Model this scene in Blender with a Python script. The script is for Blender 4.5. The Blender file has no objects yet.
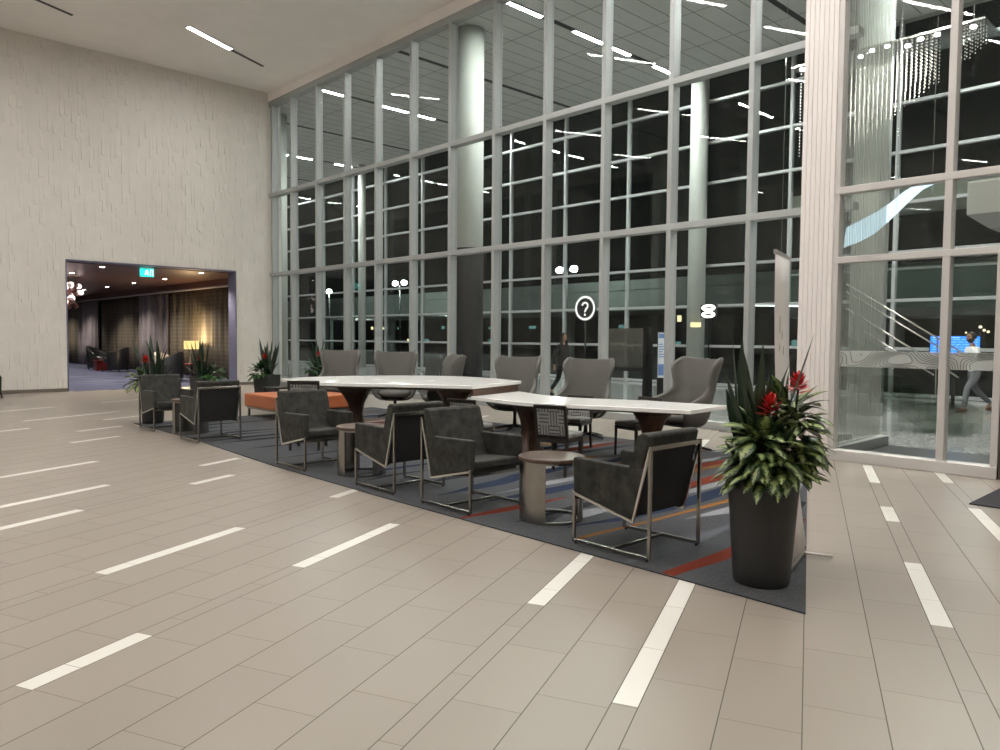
import bpy, bmesh, math, random
from mathutils import Vector, Matrix, Euler
random.seed(7)
PI = math.pi
S = bpy.context.scene
COL = S.collection
R = math.radians

# ------------------------------------------------------------------ materials
def lin(c):
    return tuple(((v/12.92) if v <= .04045 else ((v+.055)/1.055)**2.4) for v in c)
def rgb(r, g, b):
    return lin((r/255, g/255, b/255)) + (1,)
class NT:
    """small node-tree helper"""
    def __init__(s, name):
        s.m = bpy.data.materials.new(name); s.m.use_nodes = True
        s.t = s.m.node_tree; s.t.nodes.clear()
        s.out = s.t.nodes.new('ShaderNodeOutputMaterial')
    def n(s, typ, **kw):
        x = s.t.nodes.new(typ)
        for k, v in kw.items(): setattr(x, k, v)
        return x
    def l(s, a, b): s.t.links.new(a, b)
    def math(s, op, a, b=None, clamp=False):
        x = s.n('ShaderNodeMath', operation=op); x.use_clamp = clamp
        for i, v in enumerate((a, b)):
            if v is None: continue
            if isinstance(v, (int, float)): x.inputs[i].default_value = v
            else: s.l(v, x.inputs[i])
        return x.outputs[0]
    def mix(s, f, a, b):
        x = s.n('ShaderNodeMix', data_type='RGBA')
        for k, v in ((0, f), (6, a), (7, b)):
            if isinstance(v, (int, float, tuple)): x.inputs[k].default_value = v
            else: s.l(v, x.inputs[k])
        return x.outputs[2]
    def bsdf(s, col, rough=.5, metal=0, spec=.5, **kw):
        b = s.n('ShaderNodeBsdfPrincipled')
        if isinstance(col, tuple): b.inputs['Base Color'].default_value = col
        else: s.l(col, b.inputs['Base Color'])
        if isinstance(rough, (int, float)): b.inputs['Roughness'].default_value = rough
        else: s.l(rough, b.inputs['Roughness'])
        b.inputs['Metallic'].default_value = metal
        b.inputs['Specular IOR Level'].default_value = spec
        for k, v in kw.items(): b.inputs[k.replace('_', ' ')].default_value = v
        s.l(b.outputs[0], s.out.inputs[0]); s.b = b
        return b
    def bump(s, h, strength=.3, dist=.01):
        x = s.n('ShaderNodeBump'); x.inputs['Strength'].default_value = strength; x.inputs['Distance'].default_value = dist
        s.l(h, x.inputs['Height']); s.l(x.outputs[0], s.b.inputs['Normal'])
    def obj(s): return s.n('ShaderNodeTexCoord').outputs['Object']
    def noise(s, scale, detail=3, vec=None, rough=.5):
        x = s.n('ShaderNodeTexNoise'); x.inputs['Scale'].default_value = scale; x.inputs['Detail'].default_value = detail
        x.inputs['Roughness'].default_value = rough
        s.l(vec if vec is not None else s.obj(), x.inputs['Vector']); return x.outputs['Fac']
    def ramp(s, f, stops):
        x = s.n('ShaderNodeValToRGB'); e = x.color_ramp.elements
        while len(e) < len(stops): e.new(.5)
        for q, (p, c) in zip(e, stops): q.position = p; q.color = c
        s.l(f, x.inputs[0]); return x.outputs[0]
    def scaled(s, vec, sc):
        x = s.n('ShaderNodeMapping'); x.inputs['Scale'].default_value = sc; s.l(vec, x.inputs[0]); return x.outputs[0]

def simple(name, c, rough=.5, metal=0, var=.0, scale=20, spec=.5, bump=0, bscale=200, **kw):
    t = NT(name)
    if var:
        f = t.noise(scale)
        d = tuple(v*(1-var) for v in c[:3])+(1,); u = tuple(min(1, v*(1+var)) for v in c[:3])+(1,)
        col = t.ramp(f, [(.3, d), (.7, u)])
    else: col = c
    t.bsdf(col, rough, metal, spec, **kw)
    if bump: t.bump(t.noise(bscale, 2), bump, .003)
    return t.m
def emit(name, c, s):
    t = NT(name); e = t.n('ShaderNodeEmission'); e.inputs[0].default_value = c; e.inputs[1].default_value = s
    t.l(e.outputs[0], t.out.inputs[0]); return t.m
def glass(name, tint=(.93, .96, .95, 1), k=1.0, haze=0.0, hazecol=(.6,.62,.6,1)):
    t = NT(name)
    tr = t.n('ShaderNodeBsdfTransparent'); tr.inputs[0].default_value = tint
    gl = t.n('ShaderNodeBsdfGlossy'); gl.inputs['Roughness'].default_value = .01; gl.inputs[0].default_value = (1, 1, 1, 1)
    fr = t.n('ShaderNodeFresnel')
    bf = t.n('ShaderNodeNewGeometry').outputs['Backfacing']
    t.l(t.math('SUBTRACT', 1.5, t.math('MULTIPLY', bf, 1.5-1/1.5)), fr.inputs[0])   # same reflectance on both faces of the pane
    f = t.math('MULTIPLY', fr.outputs[0], k, True)
    mx = t.n('ShaderNodeMixShader'); t.l(f, mx.inputs[0]); t.l(tr.outputs[0], mx.inputs[1]); t.l(gl.outputs[0], mx.inputs[2])
    o = mx.outputs[0]
    if haze:
        df = t.n('ShaderNodeBsdfDiffuse'); df.inputs[0].default_value = hazecol
        m2 = t.n('ShaderNodeMixShader'); m2.inputs[0].default_value = haze
        t.l(o, m2.inputs[1]); t.l(df.outputs[0], m2.inputs[2]); o = m2.outputs[0]
    t.l(o, t.out.inputs[0]); return t.m

def fluted_glass():
    t = NT('fluted screen glass')
    tr = t.n('ShaderNodeBsdfTransparent'); tr.inputs[0].default_value = (.94, .95, .94, 1)
    df = t.n('ShaderNodeBsdfDiffuse'); df.inputs[0].default_value = (.50, .505, .49, 1)
    sx = t.n('ShaderNodeSeparateXYZ'); t.l(t.obj(), sx.inputs[0])
    w_ = t.math('GREATER_THAN', t.math('MODULO', t.math('DIVIDE', sx.outputs[0], .17), 1), .62)
    f = t.math('ADD', t.math('MULTIPLY', w_, .20), .15)
    mx = t.n('ShaderNodeMixShader'); t.l(f, mx.inputs[0]); t.l(tr.outputs[0], mx.inputs[1]); t.l(df.outputs[0], mx.inputs[2])
    t.l(mx.outputs[0], t.out.inputs[0]); return t.m
M = {}
def island_mat(name, c, var, rough, spec=.5, bump=0):
    t = NT(name)
    g = t.n('ShaderNodeNewGeometry').outputs['Random Per Island']
    d = tuple(v*(1-var) for v in c[:3])+(1,); u = tuple(min(1, v*(1+var)) for v in c[:3])+(1,)
    base = t.ramp(g, [(0, d), (1, u)])
    f = t.noise(1.3, 4)
    col = t.mix(t.math('MULTIPLY', f, .35), base, d)
    t.bsdf(col, rough, 0, spec)
    if bump: t.bump(t.noise(260, 2), bump, .002)
    return t.m
M['tile'] = island_mat('floor tile', (.264, .228, .193, 1), .04, .34, .42)
M['tile_white'] = island_mat('white inlay tile', (.64, .62, .57, 1), .03, .34)
M['grout'] = simple('grout', (.10, .088, .075, 1), .8)
M['relief'] = simple('relief wall plaster', (.67, .638, .59, 1), .75, var=.03, scale=3)
M['ceil'] = simple('ceiling paint', (.86, .825, .79, 1), .85, var=.02, scale=2)
M['paint'] = simple('wall paint', (.55, .52, .47, 1), .8)
M['slot'] = simple('slot dark', (.03, .03, .03, 1), .6)
M['alu'] = simple('anodised aluminium frame', (.36, .372, .365, 1), .45, .3)
M['alu_lt'] = simple('pale aluminium frame', (.52, .495, .475, 1), .45, .15)
M['alu_dark'] = simple('aluminium facade frame', (.50, .51, .52, 1), .4, .4)
M['glass'] = glass('clear glazing', (.94, .955, .945, 1), .30)
M['glass_out'] = glass('facade glazing', (.85, .87, .85, 1), .5)
M['frost'] = glass('frosted film', (.86, .88, .87, 1), .6, .42, (.72, .73, .71, 1))
M['frost_line'] = simple('etched contour line', (.05, .055, .055, 1), .7)
M['lamp_white'] = emit('strip light diffuser', (1, .975, .935, 1), 74)
M['lamp_conc'] = emit('concourse strip light diffuser', (.95, 1, .96, 1), 230)
M['steel'] = simple('brushed stainless steel', (.31, .298, .275, 1), .26, 1, var=.06, scale=8)
M['steel_lt'] = simple('satin stainless steel', (.56, .545, .52, 1), .28, 1)
M['chrome'] = simple('chrome', (.7, .7, .7, 1), .12, 1)
def velvet(name, a, b):
    t = NT(name)
    f = t.noise(9, 5, rough=.65)
    lw = t.n('ShaderNodeLayerWeight'); lw.inputs[0].default_value = .55
    c = t.ramp(f, [(.36, a), (.66, b)])
    t.bsdf(c, .82, 0, .25, Sheen_Weight=.22, Sheen_Roughness=.35)
    t.b.inputs['Sheen Tint'].default_value = (.62, .60, .54, 1)
    t.bump(t.noise(320, 2), .12, .002); return t.m
M['velvet'] = velvet('charcoal velvet', (.015, .015, .0135, 1), (.046, .0455, .039, 1))
M['velvet_dk'] = simple('charcoal upholstery cloth', (.013, .013, .013, 1), .85, var=.2, scale=60)
def wood(name, a, b, rough=.35, ax=(9, 9, 1.1)):
    t = NT(name)
    v = t.scaled(t.obj(), ax)
    f = t.noise(3.2, 6, v, .6)
    t.bsdf(t.ramp(f, [(.35, a), (.65, b)]), rough, 0, .5); return t.m
M['walnut'] = wood('dark walnut', (.030, .014, .009, 1), (.095, .043, .022, 1))
M['walnut_h'] = wood('walnut apron', (.055, .028, .016, 1), (.125, .063, .034, 1), .4, (1.1, 9, 9))
M['table_wood'] = wood('round wood top', (.050, .029, .019, 1), (.105, .063, .042, 1), .3, (2, 14, 9))
M['espresso'] = simple('espresso stained wood', (.016, .011, .009, 1), .38, var=.2, scale=30)
M['quartz'] = simple('white quartz', (.82, .81, .785, 1), .16, var=.02, scale=14)
M['egg'] = simple('grey wool felt', (.112, .107, .098, 1), .9, var=.10, scale=90, bump=.25, bscale=420)
M['egg_pipe'] = simple('grey piping', (.25, .24, .22, 1), .8)
M['blackmetal'] = simple('black metal', (.018, .018, .019, 1), .4, .5)
M['orange'] = simple('burnt orange vinyl', (.40, .118, .043, 1), .5, var=.06, scale=10)
def weave():
    t = NT('woven block fabric')
    o = t.obj(); sx = t.n('ShaderNodeSeparateXYZ'); t.l(o, sx.inputs[0])
    x, z = sx.outputs[0], sx.outputs[2]
    y = sx.outputs[1]; z = t.math('ADD', z, y)
    b = .125
    cx = t.math('FLOOR', t.math('DIVIDE', t.math('ADD', x, 10.02), b)); cz = t.math('FLOOR', t.math('DIVIDE', t.math('ADD', z, 10), b))
    par = t.math('MODULO', t.math('ADD', cx, cz), 2)
    sh = t.math('GREATER_THAN', t.math('MODULO', t.math('ADD', t.math('DIVIDE', x, .036), 1000), 1), .36)
    sv = t.math('GREATER_THAN', t.math('MODULO', t.math('ADD', t.math('DIVIDE', z, .036), 1000), 1), .36)
    f = t.math('ADD', t.math('MULTIPLY', par, sh), t.math('MULTIPLY', t.math('SUBTRACT', 1, par), sv))
    n = t.noise(160, 3)
    f = t.math('MULTIPLY', f, t.math('ADD', t.math('MULTIPLY', n, .8), .45), True)
    t.bsdf(t.mix(f, (.085, .082, .078, 1), (.30, .295, .28, 1)), .9, 0, .2); return t.m
M['weave'] = weave()
M['pot'] = simple('matte charcoal planter', (.018, .0182, .018, 1), .55, var=.08, scale=30)
M['soil'] = simple('soil', (.018, .012, .009, 1), .95, var=.4, scale=40)
def leafmat(name, edge, mid, rough=.42):
    t = NT(name)
    uv = t.n('ShaderNodeUVMap').outputs[0]
    s = t.n('ShaderNodeSeparateXYZ'); t.l(uv, s.inputs[0])
    d = t.math('ABSOLUTE', t.math('SUBTRACT', s.outputs[0], .5))
    n = t.noise(70, 3)
    # blotches between the midrib and the margin
    q = t.math('SUBTRACT', 1, t.math('MULTIPLY', d, 2.5))
    q = t.math('ADD', q, t.math('MULTIPLY', t.math('SUBTRACT', n, .5), 2.2))
    f = t.ramp(q, [(.30, (0, 0, 0, 1)), (.62, (1, 1, 1, 1))])
    g = t.n('ShaderNodeNewGeometry').outputs['Random Per Island']
    m2 = t.mix(g, mid, tuple(v*.62 for v in mid[:3])+(1,))
    t.bsdf(t.mix(f, edge, m2), rough, 0, .5); return t.m
M['leaf_var'] = leafmat('variegated leaf', (.016, .042, .010, 1), (.33, .40, .15, 1))
M['leaf_snake'] = leafmat('dark sword leaf', (.010, .026, .012, 1), (.028, .055, .026, 1))
M['leaf_green'] = leafmat('green leaf', (.012, .045, .012, 1), (.05, .13, .03, 1))
M['bract'] = simple('red bract', (.50, .018, .018, 1), .4, var=.25, scale=60)
M['carpet'] = simple('slate carpet', (.040, .0432, .0495, 1), .95, var=.42, scale=60, spec=.1, bump=.4, bscale=500, Sheen_Weight=.18, Sheen_Roughness=.4)
def cp(n, c): M[n] = simple('carpet yarn '+n, c, .95, var=.16, scale=70, spec=.1, bump=.4, bscale=500)
cp('c_red', (.135, .024, .012, 1)); cp('c_gold', (.19, .088, .024, 1)); cp('c_navy', (.018, .027, .052, 1))
cp('c_grey', (.21, .215, .23, 1)); cp('c_dark', (.024, .025, .030, 1)); cp('c_mid', (.10, .105, .12, 1)); cp('c_blue', (.038, .055, .09, 1))
M['mat'] = simple('entrance matting', (.022, .022, .026, 1), .95, var=.3, scale=200)
M['terrazzo'] = None
def terrazzo():
    t = NT('polished terrazzo')
    v = t.n('ShaderNodeTexVoronoi'); v.inputs['Scale'].default_value = 26; t.l(t.obj(), v.inputs['Vector'])
    c = t.ramp(v.outputs['Color'], [(.1, (.16, .165, .165, 1)), (.5, (.31, .315, .31, 1)), (.9, (.46, .46, .44, 1))])
    t.bsdf(c, .12, 0, .5); return t.m
M['terrazzo'] = terrazzo()
M['conc_ceiling'] = simple('concourse ceiling panel', (.62, .625, .605, 1), .8, var=.03, scale=1.5)
M['joint'] = simple('panel joint', (.13, .13, .125, 1), .8)
M['column'] = simple('column plaster', (.40, .415, .385, 1), .55, var=.03, scale=2)
M['clad_dark'] = simple('dark column wrap', (.022, .021, .021, 1), .6, var=.35, scale=6)
M['black'] = simple('black', (.010, .010, .012, 1), .45)
M['pillar'] = simple('ribbed metal cladding', (.72, .675, .645, 1), .5, .05)
M['lounge_carpet'] = None
def lcarpet():
    t = NT('blue lounge carpet')
    f = t.noise(.9, 4, t.scaled(t.obj(), (.5, 2.2, 1)))
    t.bsdf(t.ramp(f, [(.35, (.028, .034, .068, 1)), (.5, (.052, .060, .108, 1)), (.66, (.105, .113, .165, 1))]), .9, 0, .15); return t.m
M['lounge_carpet'] = lcarpet()
M['bronze'] = simple('bronze lacquer ceiling', (.22, .115, .08, 1), .34, .25)
M['jamb'] = simple('blue grey jamb', (.13, .13, .20, 1), .5)
def sheer():
    t = NT('plaid sheer curtain')
    o = t.obj(); s = t.n('ShaderNodeSeparateXYZ'); t.l(o, s.inputs[0])
    hz = t.math('GREATER_THAN', t.math('MODULO', t.math('ADD', t.math('DIVIDE', s.outputs[2], .16), 100), 1), .72)
    vt = t.math('GREATER_THAN', t.math('MODULO', t.math('ADD', t.math('DIVIDE', s.outputs[1], .2), 100), 1), .6)
    f = t.math('ADD', t.math('MULTIPLY', hz, .5), t.math('MULTIPLY', vt, .35))
    t.bsdf(t.mix(f, (.120, .105, .084, 1), (.185, .165, .13, 1)), .85, 0, .2); return t.m
M['sheer'] = sheer()
M['drape'] = simple('mauve grey drape', (.24, .215, .235, 1), .75, var=.08, scale=5)
M['leather'] = simple('black leather', (.012, .013, .016, 1), .35, var=.2, scale=30)
M['leather_lt'] = simple('silver leather', (.42, .39, .355, 1), .4)
M['red_wood'] = simple('oxblood lacquer', (.09, .012, .012, 1), .3)
M['shade'] = emit('lit lamp shade', (1, .66, .25, 1), .72)
M['downlight'] = emit('downlight lens', (1, .90, .76, 1), 30)
M['bubble'] = emit('lit glass bubble', (1, .80, .74, 1), 1.3)
M['bubble_dk'] = simple('smoked glass bubble', (.20, .09, .08, 1), .08, 0, Alpha=.85)
M['exit_green'] = emit('exit sign teal', (.02, .62, .52, 1), 1.6)
M['exit_white'] = emit('exit sign white', (.85, 1, .97, 1), 2.2)
M['sign_white'] = emit('lit sign white', (1, 1, .96, 1), .62)
M['sign_dark'] = simple('sign face', (.035, .035, .037, 1), .4)
M['screen'] = emit('screen blue', (.035, .19, .85, 1), 1.15)
M['screen_txt'] = emit('screen text', (.20, .42, .98, 1), 1.15)
M['ribbon'] = emit('glowing ribbon', (.60, .80, .92, 1), .95)
M['ribbon_w'] = emit('glowing white panel', (.85, 1, .96, 1), 1.5)
M['street'] = emit('street lamp glow', (.93, 1, .92, 1), 120)
M['yellow_sign'] = emit('yellow sign', (.95, .80, .42, 1), .75)
M['crystal'] = simple('cut crystal', (.93, .92, .88, 1), .15, 0)
M['spot'] = emit('spot lens', (1, .97, .9, 1), 9)
M['banner'] = None
def banner():
    t = NT('printed banner')
    uv = t.n('ShaderNodeUVMap').outputs[0]
    s = t.n('ShaderNodeSeparateXYZ'); t.l(uv, s.inputs[0])
    f = t.ramp(s.outputs[1], [(0, (.55, .53, .52, 1)), (.30, (.50, .40, .37, 1)), (.42, (.24, .15, .13, 1)), (.5, (.55, .50, .48, 1)), (.6, (.62, .60, .59, 1))])
    t.bsdf(f, .5); return t.m
M['banner'] = banner()
M['navy_cloth'] = simple('dark jacket cloth', (.010, .0095, .010, 1), .8)
M['black_cloth'] = simple('black trouser cloth', (.008, .008, .009, 1), .85)
M['white_shirt'] = simple('white shirt cotton', (.62, .62, .62, 1), .8)
M['grey_cloth'] = simple('grey trouser cloth', (.11, .115, .125, 1), .85)
M['skin_a'] = simple('skin', (.36, .20, .135, 1), .5)
M['skin_b'] = simple('skin warm', (.26, .135, .085, 1), .5)
M['hair'] = simple('black hair', (.005, .0045, .004, 1), .6)
M['lips'] = simple('lips', (.22, .075, .06, 1), .5)
M['shoe'] = simple('brown shoe', (.085, .038, .02, 1), .4)
M['asphalt'] = simple('asphalt', (.02, .021, .023, 1), .8)
M['deck'] = simple('concrete deck', (.25, .29, .285, 1), .8, var=.1, scale=1)
M['ext_dark'] = simple('dark building skin', (.07, .075, .08, 1), .6)
M['win_teal'] = emit('lit window', (.16, .34, .33, 1), .45)
M['win_warm'] = emit('warm lit window', (1, .85, .5, 1), .9)
M['traffic_red'] = emit('red light', (1, .08, .05, 1), 4)
M['traffic_green'] = emit('green light', (.1, 1, .6, 1), 3)
M['grey_panel'] = simple('grey bulkhead panel', (.44, .44, .40, 1), .6)
M['poster'] = simple('poster paper', (.55, .60, .66, 1), .5)
M['poster_blue'] = simple('poster blue', (.12, .20, .42, 1), .5)

# ------------------------------------------------------------------ mesh helper
class MB:
    def __init__(s): s.v = []; s.f = []; s.m = []; s.uv = {}
    def add(s, vs, fs, mi=0, mat=None):
        o = len(s.v)
        for p in vs:
            p = Vector(p); s.v.append(tuple(mat @ p if mat else p))
        for f in fs: s.f.append(tuple(o+i for i in f)); s.m.append(mi)
        return o
    def box(s, x0, x1, y0, y1, z0, z1, mi=0, mat=None):
        if x0 > x1: x0, x1 = x1, x0
        if y0 > y1: y0, y1 = y1, y0
        if z0 > z1: z0, z1 = z1, z0
        vs = [(x0,y0,z0),(x1,y0,z0),(x1,y1,z0),(x0,y1,z0),(x0,y0,z1),(x1,y0,z1),(x1,y1,z1),(x0,y1,z1)]
        s.add(vs, [(0,3,2,1),(4,5,6,7),(0,1,5,4),(1,2,6,5),(2,3,7,6),(3,0,4,7)], mi, mat); return s
    def prism(s, pts, a0, a1, axis='z', mi=0, mat=None):
        """extrude a polygon; axis z: pts=(x,y); x: pts=(y,z); y: pts=(x,z)"""
        def P(p, a):
            return {'z': (p[0], p[1], a), 'x': (a, p[0], p[1]), 'y': (p[0], a, p[1])}[axis]
        n = len(pts)
        vs = [P(p, a0) for p in pts]+[P(p, a1) for p in pts]
        fs = [tuple(range(n))[::-1], tuple(range(n, 2*n))]+[(i, (i+1) % n, n+(i+1) % n, n+i) for i in range(n)]
        s.add(vs, fs, mi, mat); return s
    def bar(s, p, q, w, h=None, up=(0, 0, 1), mi=0):
        h = h or w; p = Vector(p); q = Vector(q); d = (q-p).normalized(); u = Vector(up)
        if abs(d.dot(u)) > .98: u = Vector((0, 1, 0))
        a = d.cross(u).normalized(); b = a.cross(d).normalized()
        vs = []
        for c in (p, q):
            for sx, sy in ((-1,-1),(1,-1),(1,1),(-1,1)): vs.append(c+a*(sx*w/2)+b*(sy*h/2))
        s.add(vs, [(0,1,2,3),(7,6,5,4),(0,4,5,1),(1,5,6,2),(2,6,7,3),(3,7,4,0)], mi); return s
    def tube(s, pts, r, n=8, mi=0, cap=True):
        pts = [Vector(p) for p in pts]; k = len(pts); rs = r if isinstance(r, (list, tuple)) else [r]*k
        o = len(s.v); prev = None
        for i, p in enumerate(pts):
            d = (pts[min(i+1, k-1)]-pts[max(i-1, 0)]).normalized()
            u = prev if prev is not None else (Vector((0,0,1)) if abs(d.z) < .9 else Vector((1,0,0)))
            a = d.cross(u).normalized(); b = a.cross(d).normalized(); prev = b
            for j in range(n):
                t = 2*PI*j/n; s.v.append(tuple(p+a*(math.cos(t)*rs[i])+b*(math.sin(t)*rs[i])))
        for i in range(k-1):
            for j in range(n):
                s.f.append((o+i*n+j, o+i*n+(j+1) % n, o+(i+1)*n+(j+1) % n, o+(i+1)*n+j)); s.m.append(mi)
        if cap:
            s.f.append(tuple(o+j for j in range(n))[::-1]); s.m.append(mi)
            s.f.append(tuple(o+(k-1)*n+j for j in range(n))); s.m.append(mi)
        return s
    def lathe(s, prof, n=32, c=(0, 0), mi=0, cap=True, sx=1, sy=1):
        o = len(s.v); k = len(prof)
        for r, z in prof:
            for j in range(n):
                t = 2*PI*j/n; s.v.append((c[0]+math.cos(t)*r*sx, c[1]+math.sin(t)*r*sy, z))
        for i in range(k-1):
            for j in range(n):
                s.f.append((o+i*n+j, o+i*n+(j+1) % n, o+(i+1)*n+(j+1) % n, o+(i+1)*n+j)); s.m.append(mi)
        if cap:
            s.f.append(tuple(o+j for j in range(n))[::-1]); s.m.append(mi)
            s.f.append(tuple(o+(k-1)*n+j for j in range(n))); s.m.append(mi)
        return s
    def ball(s, c, r, n=12, k=8, mi=0, sx=1, sy=1, sz=1):
        pr = [(max(1e-4, math.sin(PI*i/k))*r, -math.cos(PI*i/k)*r*sz+c[2]) for i in range(k+1)]
        return s.lathe(pr, n, (c[0], c[1]), mi, False, sx, sy)
    def arc(s, r0, r1, a0, a1, z0, z1, n=18, c=(0, 0), mi=0):
        ins = [(c[0]+math.cos(a0+(a1-a0)*i/n)*r0, c[1]+math.sin(a0+(a1-a0)*i/n)*r0) for i in range(n+1)]
        out = [(c[0]+math.cos(a0+(a1-a0)*i/n)*r1, c[1]+math.sin(a0+(a1-a0)*i/n)*r1) for i in range(n+1)]
        for i in range(n):
            q = [out[i], out[i+1], ins[i+1], ins[i]]
            vs = [(x, y, z0) for x, y in q]+[(x, y, z1) for x, y in q]
            fs = [(3,2,1,0),(4,5,6,7),(0,1,5,4),(2,3,7,6)]
            if i == 0: fs.append((3,0,4,7))
            if i == n-1: fs.append((1,2,6,5))
            s.add(vs, fs, mi)
        return s
    def quad(s, a, b, c, d, mi=0): s.add([a, b, c, d], [(0,1,2,3)], mi); return s
    def build(s, name, mats, parent=None, smooth=False, bevel=0, seg=2, sub=0, solid=0, weld=False):
        me = bpy.data.meshes.new(name); me.from_pydata(s.v, [], s.f)
        mats = mats if isinstance(mats, (list, tuple)) else [mats]
        for m in mats: me.materials.append(m)
        me.polygons.foreach_set('material_index', s.m)
        if s.uv:
            L = me.uv_layers.new(name='UVMap')
            for p in me.polygons:
                for li, vi in zip(p.loop_indices, p.vertices):
                    if vi in s.uv: L.data[li].uv = s.uv[vi]
        if weld:
            b = bmesh.new(); b.from_mesh(me); bmesh.ops.remove_doubles(b, verts=b.verts, dist=1e-5)
            bmesh.ops.recalc_face_normals(b, faces=b.faces); b.to_mesh(me); b.free()
        if smooth:
            me.polygons.foreach_set('use_smooth', [True]*len(me.polygons))
        me.update()
        o = bpy.data.objects.new(name, me); COL.objects.link(o)
        if parent: o.parent = parent
        if solid:
            q = o.modifiers.new('Solid', 'SOLIDIFY'); q.thickness = solid; q.offset = 0
        if sub:
            q = o.modifiers.new('Sub', 'SUBSURF'); q.levels = sub; q.render_levels = sub
        if bevel:
            q = o.modifiers.new('Bevel', 'BEVEL'); q.width = bevel; q.segments = seg; q.limit_method = 'ANGLE'; q.angle_limit = R(40)
            q.harden_normals = False
        return o
def empty(name, loc=(0, 0, 0), rz=0):
    o = bpy.data.objects.new(name, None); o.empty_display_size = .2; COL.objects.link(o)
    o.location = loc; o.rotation_euler = (0, 0, rz); return o
def tag(o, label, cat, group=None, kind=None):
    o['label'] = label; o['category'] = cat
    if group: o['group'] = group
    if kind: o['kind'] = kind
    return o
def struct(o, label=None):
    o['kind'] = 'structure'
    if label: o['label'] = label
    return o
def copy_tree(o, parent=None):
    c = o.copy(); COL.objects.link(c)
    if parent: c.parent = parent
    for ch in list(o.children): copy_tree(ch, c)
    return c
def place(o, loc, rz, label, sc=None):
    o.location = loc; o.rotation_euler = (0, 0, rz); o['label'] = label
    if sc: o.scale = sc
    return o

# ------------------------------------------------------------------ floor of the lobby
TH = R(24.19); CT, ST = math.cos(TH), math.sin(TH)
def st(s, t): return (-s*ST+t*CT, s*CT+t*ST)          # across / along the tile courses
NW, TW, TL = .116, .327, .655
bounds = []                                            # (s0, s1, narrow)
runs_up = [4, 2, 5, 3, 5, 2, 4, 5, 3, 3, 3, 6, 4, 3, 5, 2, 4]
s = .640; bounds.append((s, s+NW, True)); s += NW
for k in [2, 5, 3, 5, 2, 4, 5, 3, 3, 3, 6, 4, 3, 5, 2, 4]:
    for i in range(k): bounds.append((s, s+TW, False)); s += TW
    bounds.append((s, s+NW, True)); s += NW
s = .640
for k in [4, 2, 4, 3, 5, 2, 4, 5, 3, 4]:
    for i in range(k): bounds.append((s-TW, s, False)); s -= TW
    bounds.append((s-NW, s, True)); s -= NW
WHITE = {.640: [(3.16, 4.95)], .756+2*TW: [(4.15, 5.33)], -.668: [], }
white_spans = [(.70, 3.16, 5.05), (1.48, 4.17, 5.45), (3.24, 4.21, 5.53), (3.24, 2.25, 2.92), (4.32, 3.56, 4.90), (4.32, 6.20, 6.75),
    (-.72, 9.36, 10.62), (-.72, 7.39, 8.03), (-.72, 4.75, 6.05), (-1.49, 9.70, 10.42), (-1.49, 6.3, 8.29), (-1.49, 3.1, 4.4),
    (6.07, 3.2, 4.82), (6.83, 3.6, 5.76), (8.27, 4.4, 6.79), (6.07, 6.14, 6.76), (6.84, 7.07, 7.74), (9.98, 7.80, 8.66), (10.02, 5.2, 6.0),
    (11.1, 8.78, 9.65), (11.1, 6.2, 7.1), (12.2, 7.2, 8.75), (13.3, 9.40, 11.48), (13.3, 6.4, 7.6), (15.4, 9.9, 11.63), (12.2, 10.2, 11.2), (15.4, 12.8, 14), (13.3, 13.2, 14.2), (17.6, 10.4, 11.8), (19.2, 12.2, 13.5), (9.98, 12.0, 13.0), (8.27, 13, 14),
    (4.32, 10.5, 11.4), (3.24, 11.4, 12.3), (1.48, 9.3, 10.2), (1.48, 11.2, 12.3), (.70, 8.8, 9.7), (6.07, 13.0, 14.2), (-2.6, 4.2, 5.5), (-2.6, 8.2, 9.4)]
fl = MB(); g = .0013
def inside(x, y): return -7.9 < x < 12.0 and -7.9 < y < 23.7
ci = 0
for (a, b, nar) in bounds:
    mid = (a+b)/2; ci += 1
    off = (.53 if nar else (.193 if ci % 2 else .485)) + (.1 if ci % 3 == 0 else 0)
    k0 = -22
    for k in range(-22, 55):
        t0 = k*TL+off; t1 = t0+TL
        x, y = st(mid, (t0+t1)/2)
        if not inside(x, y): continue
        segs = [(t0, t1, 0)]
        if nar:
            for (wm, wa, wb) in white_spans:
                if abs(wm-mid) < .12:
                    new = []
                    for (u, v, mi) in segs:
                        if mi or v <= wa or u >= wb: new.append((u, v, mi)); continue
                        if u < wa: new.append((u, wa, 0))
                        new.append((max(u, wa), min(v, wb), 1))
                        if v > wb: new.append((wb, v, 0))
                    segs = new
        for (u, v, mi) in segs:
            if v-u < .006: continue
            q = [st(a+.0026, u+g), st(a+.0026, v-g), st(b-.0026, v-g), st(b-.0026, u+g)]
            fl.add([(p[0], p[1], 0) for p in q], [(3, 2, 1, 0)], mi)
fl.box(-8, 12.2, -8, 24.2, -.12, -.002, 2)
struct(fl.build('floor', [M['tile'], M['tile_white'], M['grout']]), 'taupe plank tile lobby floor with white inlay dashes')

# ------------------------------------------------------------------ lobby shell
CZ = 9.65
YW, XG = 23.75, 11.87
D0, D1, DZ = 5.76, 10.70, 3.71
w = MB()
w.box(-8, D0, YW, YW+.5, 0, CZ); w.box(D1, 12.3, YW, YW+.5, 0, CZ); w.box(D0, D1, YW, YW+.5, DZ, CZ)
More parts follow.
